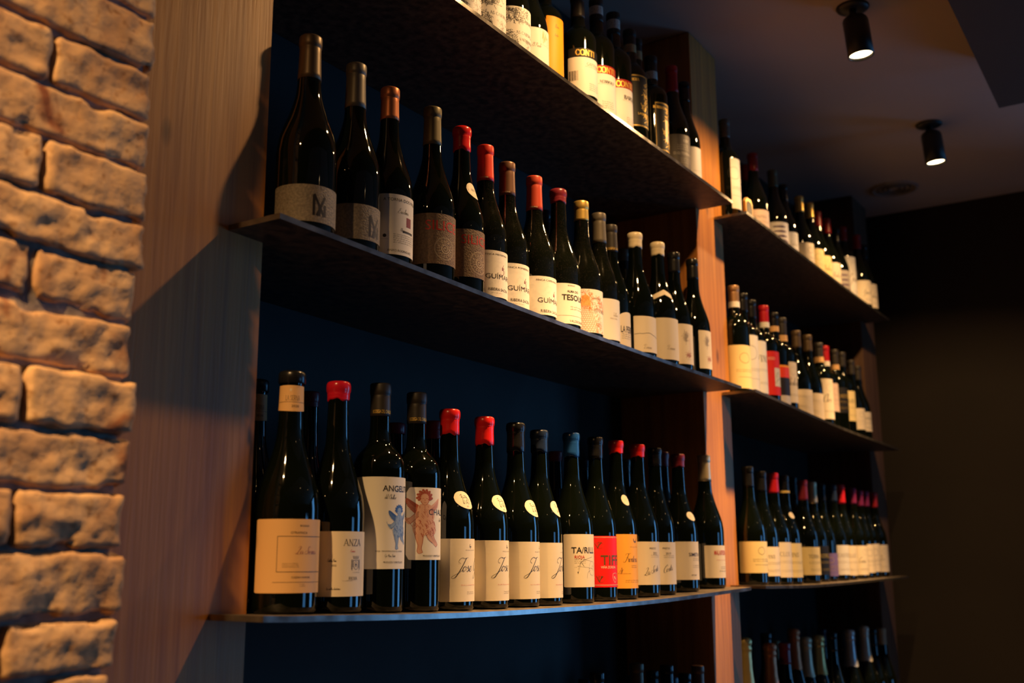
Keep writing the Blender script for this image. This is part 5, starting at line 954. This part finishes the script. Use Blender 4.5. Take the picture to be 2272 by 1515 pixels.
def brick(bm, x0, x1, y0, y1, z0, z1, seed, prot):
    nx, ny, nz = max(8, int((x1 - x0) / .0048)), 7, 13
    def P(i, j, k):
        u, v, t = 2 * i / nx - 1, 2 * j / ny - 1, 2 * k / nz - 1
        hx, hy, hz = (x1 - x0) / 2, (y1 - y0) / 2, (z1 - z0) / 2
        px, py, pz = u * hx, v * hy, t * hz; rr = .0055
        ex, ey, ez = max(0, abs(px) - (hx - rr)), max(0, abs(py) - (hy - rr)), max(0, abs(pz) - (hz - rr))
        l = math.sqrt(ex * ex + ey * ey + ez * ez)
        if l > rr:
            s_ = rr / l
            px = math.copysign(hx - rr + ex * s_, px) if ex else px; py = math.copysign(hy - rr + ey * s_, py) if ey else py; pz = math.copysign(hz - rr + ez * s_, pz) if ez else pz
        q = Vector((px + (x0 + x1) / 2, py + (y0 + y1) / 2, pz + (z0 + z1) / 2))
        o = Vector((seed * 3.1, seed * 1.7, 0))
        d = noise.noise(q * 22 + o) * .0034 + noise.noise(q * 60 + o) * .0026 + noise.noise(q * 150 + o) * .0010
        ch = noise.noise(q * 30 + o * 2)
        if ch > .25: d -= (ch - .25) * .030 * (1 if ez > rr * .2 or ex > rr * .2 else .12)
        n = Vector((math.copysign(1, u) if abs(u) > .98 else 0, math.copysign(1, v) if abs(v) > .98 else 0, math.copysign(1, t) if abs(t) > .98 else 0))
        if n.length: q += n.normalized() * d
        q.y -= prot * (1 - (v + 1) / 2); q.z += noise.noise(Vector((q.x * 9, seed, 1))) * .0035
        return q
    V = {}
    def vert(i, j, k):
        if (i, j, k) not in V: V[(i, j, k)] = bm.verts.new(P(i, j, k))
        return V[(i, j, k)]
    for i in range(nx):
        for k in range(nz):
            bm.faces.new((vert(i, 0, k), vert(i + 1, 0, k), vert(i + 1, 0, k + 1), vert(i, 0, k + 1)))
        for j in range(ny):
            bm.faces.new((vert(i, j, 0), vert(i, j + 1, 0), vert(i + 1, j + 1, 0), vert(i + 1, j, 0))); bm.faces.new((vert(i, j, nz), vert(i + 1, j, nz), vert(i + 1, j + 1, nz), vert(i, j + 1, nz)))
    for j in range(ny):
        for k in range(nz):
            bm.faces.new((vert(0, j, k), vert(0, j, k + 1), vert(0, j + 1, k + 1), vert(0, j + 1, k))); bm.faces.new((vert(nx, j, k), vert(nx, j + 1, k), vert(nx, j + 1, k + 1), vert(nx, j, k + 1)))
bm = bmesh.new()
joints = [-.10, -.041, .012, .077, .135, .192, .253, .312, .371, .424, .483, .539, .598, .663, .722, .78]
while joints[0] > FLOOR_Z + .06: joints.insert(0, joints[0] - .059)
joints.insert(0, FLOOR_Z)
while joints[-1] < CEIL_Z - .06: joints.append(joints[-1] + .059)
joints.append(CEIL_Z)
i0 = joints.index(.424)
for i in range(len(joints) - 1):
    rnd = random.Random(i * 13 + 5); z0, z1 = joints[i] + .0018, joints[i + 1] - .0018
    header = (i - i0) % 2 == 0
    xs = [-.209] + ([-.335] if header else [-.455])
    while xs[-1] > -.72: xs.append(xs[-1] - .245)
    if not (-.2 < z0 < .8): nzl = True
    for a, b in zip(xs, xs[1:]):
        brick(bm, b + .003, a - .003 + (rnd.uniform(-.004, .006) if a == -.209 else 0), -.104, -.04, z0, z1, i * 7 + int(a * -100), rnd.uniform(-.003, .004))
bricks_face = link('wall_brick', bm, M_brick, None, smooth=True); struct(bricks_face)
bm = bmesh.new(); box(bm, -3.0, -.222, -.0965, .30, FLOOR_Z, CEIL_Z)
core = link('mortar', bm, M_mortar, bricks_face)

# ---- shelving: wooden uprights and bays of steel shelves
BACK = .235
def upright(label, x0, x1, split=None, m=M_wood):
    r = empty('wooden_upright', (x0, 0, FLOOR_Z)); tag(r, label, 'post', 'wooden uprights of the shelving')
    H = CEIL_Z - FLOOR_Z - .001
    if split is None:
        bm = bmesh.new(); box(bm, .0005, x1 - x0, 0, BACK - .001, 0, H, bevel=.0015); link('board', bm, m, r)
    else:
        for a, b, dy in ((0, split - .0006, 0), (split + .0006, x1 - x0, .0015)):
            bm = bmesh.new(); box(bm, a, b, dy, BACK - .001, 0, H, bevel=.0014); link('board', bm, m, r)
    return r
upright('broad wooden upright panel between the brick pier and the near shelves', -.2195, .063)
mid = upright('wooden upright between the near and far shelf bays, partly lit orange', 1.586, 1.775, .094)
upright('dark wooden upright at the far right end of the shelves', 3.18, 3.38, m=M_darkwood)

TH = .0075
def zat(row, x):
    P = SHELF_Z[row]
    for (a, za), (b, zb) in zip(P, P[1:]):
        if x <= b: return za + (zb - za) * (x - a) / (b - a)
    return P[-1][1]
def smooth_z(row, x, x0, x1):
    if x0 + .02 < x < x1 - .02:
        return sum(zat(row, min(max(x + d, x0), x1)) for d in (-.12, -.06, 0, .06, .12)) / 5
    return zat(row, min(max(x, x0), x1))
def shelf(row, x0, x1, c0, c1, label):
    """plate: full depth between the uprights (c0..c1), tongue in front of them (x0..x1)"""
    r = bmesh.new(); xs = sorted(set([x0, c0, c1, x1] + [x0 + (x1 - x0) * k / 32 for k in range(33)]))
    xs = [x for x in xs if x0 <= x <= x1]
    sm = lambda x: smooth_z(row, x, x0, x1)
    g = {}
    def V(x, y, top):
        k = (round(x, 5), y, top)
        if k not in g: g[k] = r.verts.new((x, y, sm(x) - (0 if top else TH)))
        return g[k]
    for a, b in zip(xs, xs[1:]):
        full = a >= c0 - 1e-6 and b <= c1 + 1e-6
        ys = [-.093, -.0005] + ([BACK - .001] if full else [])
        for y0, y1 in zip(ys, ys[1:]):
            r.faces.new((V(a, y0, 1), V(b, y0, 1), V(b, y1, 1), V(a, y1, 1))); r.faces.new((V(a, y0, 0), V(a, y1, 0), V(b, y1, 0), V(b, y0, 0)))
    be = [e for e in r.edges if e.is_boundary]
    top = {v: k for k, v in g.items()}
    for e in be:
        a, b = e.verts
        if top[a][2] and top[b][2]:
            c = g[(top[b][0], top[b][1], 0)]; d = g[(top[a][0], top[a][1], 0)]
            try: r.faces.new((a, b, c, d)).material_index = 1
            except ValueError: pass
    bmesh.ops.recalc_face_normals(r, faces=r.faces[:])
    o = link('steel_shelf', r, [M_steel, M_edge]); tag(o, label, 'shelf', 'thin steel shelves')
    return o
NEAR = (0.0, 1.61, .0635, 1.5855); FAR = (1.712, 3.24, 1.7755, 3.1795)
shelf('a1', *NEAR, 'top thin steel shelf of the near bay, holding the banded bottles')
shelf('a2', *NEAR, 'second thin steel shelf of the near bay, running through the picture centre')
shelf('a3', *NEAR, 'third thin steel shelf of the near bay, holding the script label bottles')
shelf('a4', *NEAR, 'lowest steel shelf of the near bay, under the dim bottle tops')
shelf('b1', *FAR, 'top thin steel shelf of the far bay beneath the ceiling vent')
shelf('b2', *FAR, 'second thin steel shelf of the far bay with the red labelled bottle')
shelf('b3', *FAR, 'third thin steel shelf of the far bay with the lilac labelled bottle')
shelf('b4', *FAR, 'lowest steel shelf of the far bay carrying sparkling bottles')

for B in BOTTLES:
    lo, hi = NEAR[:2] if B['row'][0] == 'a' else FAR[:2]
    B['z'] = max(smooth_z(B['row'], B['x'] + d * B['R'], lo, hi) for d in (-.95, -.5, 0, .5, .95))
    make_bottle(B)

# ---- small gold rimmed plaque standing on the near corner of the far top shelf
px, pz = 1.79, zat('b1', 1.79)
r = empty('plaque', (px, -.070, pz)); tag(r, 'small black plaque with gold rim standing on the far top shelf corner', 'plaque')
def plaque(w, h, y0, y1, g):
    bm = bmesh.new(); P = [(-w, g), (w, g), (w, h - .012), (w * .55, h - g), (-w * .55, h - g), (-w, h - .012)]
    a = [bm.verts.new((x, y0, z)) for x, z in P]; b = [bm.verts.new((x, y1, z)) for x, z in P]
    bm.faces.new(a); bm.faces.new(b[::-1])
    for i in range(6): j = (i + 1) % 6; bm.faces.new((a[j], a[i], b[i], b[j]))
    bmesh.ops.recalc_face_normals(bm, faces=bm.faces[:]); return bm
link('rim', plaque(.026, .062, -.003, .005, 0), mat('plaque_gold', (.75, .45, .12), .3, .8), r)
link('face', plaque(.020, .057, -.0042, -.0028, .004), mat('plaque_black', (.03, .026, .022), .4), r)

# ---- ceiling spotlights
def spotlight(lx, ly, label, tilt=0.0):
    r = empty('ceiling_spotlight', (lx, ly, CEIL_Z)); tag(r, label, 'lamp', 'black ceiling spotlights')
    bm = bmesh.new(); lathe(bm, [(0, -.009), (.026, -.009), (.039, -.006), (.042, -.0005), (0, -.0005)], 40); link('canopy', bm, M_black, r, smooth=True)
    bm = bmesh.new(); lathe(bm, [(0, -.03), (.008, -.03), (.010, -.009), (0, -.009)], 16); lathe(bm, [(0, -.034), (.009, -.031), (.0125, -.024), (.009, -.017), (0, -.015)], 16); link('swivel_joint', bm, M_black, r, smooth=True)
    # tube with a rounded shoulder on one side, open at the bottom
    R, z1, z0 = .0325, -.026, -(CEIL_Z - LAMP_Z) - .006
    bm = bmesh.new(); n = 40; rings = []
    cx = .008
    def ringv(rr, zf): return [bm.verts.new((cx + rr * cos(2 * pi * k / n), rr * sin(2 * pi * k / n), zf(cos(2 * pi * k / n)))) for k in range(n)]
    body = [ringv(R - .003, lambda c: z0 + .014), ringv(R - .003, lambda c: z0), ringv(R, lambda c: z0), ringv(R, lambda c: z0 + .05)]
    body += [ringv(R, lambda c: z1 - .030 * (.5 + .5 * c) ** 1.6 - .004), ringv(R * .86, lambda c: z1 - .022 * (.5 + .5 * c) ** 1.6 - .001), ringv(R * .5, lambda c: z1 - .008 * (.5 + .5 * c)), ringv(.0005, lambda c: z1)]
    for a, b in zip(body, body[1:]):
        for k in range(n): bm.faces.new((a[k], a[(k + 1) % n], b[(k + 1) % n], b[k]))
    t_ = link('lamp_tube', bm, M_black, r, smooth=True); t_.rotation_euler = (-.07, -.045, 0)
    bm = bmesh.new(); lathe(bm, [(0, z0 + .012), (R - .003, z0 + .012), (R - .003, z0 + .008), (R - .008, z0 + .0065), (0, z0 + .0055)], 32, cx); t_ = link('lens', bm, M_lens, r, smooth=True); t_.rotation_euler = (-.07, -.045, 0)
    return r
spotlight(*SHELF_LAMPS[0], 'black ceiling spotlight above the middle of the near shelves')
spotlight(*SHELF_LAMPS[1], 'larger lit black spotlight on the ceiling, upper one of the two in view')
spotlight(*SHELF_LAMPS[2], 'smaller lit black spotlight on the ceiling, lower one of the two in view')
spotlight(*BRICK_LAMP, 'black ceiling spotlight over the brick pier')
for n, (lx, ly) in enumerate(ROOM_LAMPS):
    spotlight(lx, ly, ('black ceiling spotlight in the room, row behind the camera', 'black ceiling spotlight in the room, by the dropped beam', 'black ceiling spotlight in the room, nearest the far window', 'black ceiling spotlight at the room centre', 'black ceiling spotlight nearest the front window')[n])

# ---- round vent in the ceiling at the far end
r = empty('ceiling_vent', (3.19, -.16, CEIL_Z)); tag(r, 'round flush ceiling vent above the far end of the shelves', 'vent')
bm = bmesh.new(); lathe(bm, [(.070, -.0005), (.072, -.006), (.080, -.008), (.088, -.005), (.090, -.0005)], 48); link('ring', bm, mat('vent_paint', (.26, .21, .19), .6), r, smooth=True)
bm = bmesh.new()
for q in (.062, .044, .026): lathe(bm, [(q - .007, -.001), (q - .005, -.005), (q, -.006), (q + .003, -.001)], 40)
link('louvres', bm, mat('vent_dark', (.12, .10, .09), .6), r, smooth=True)
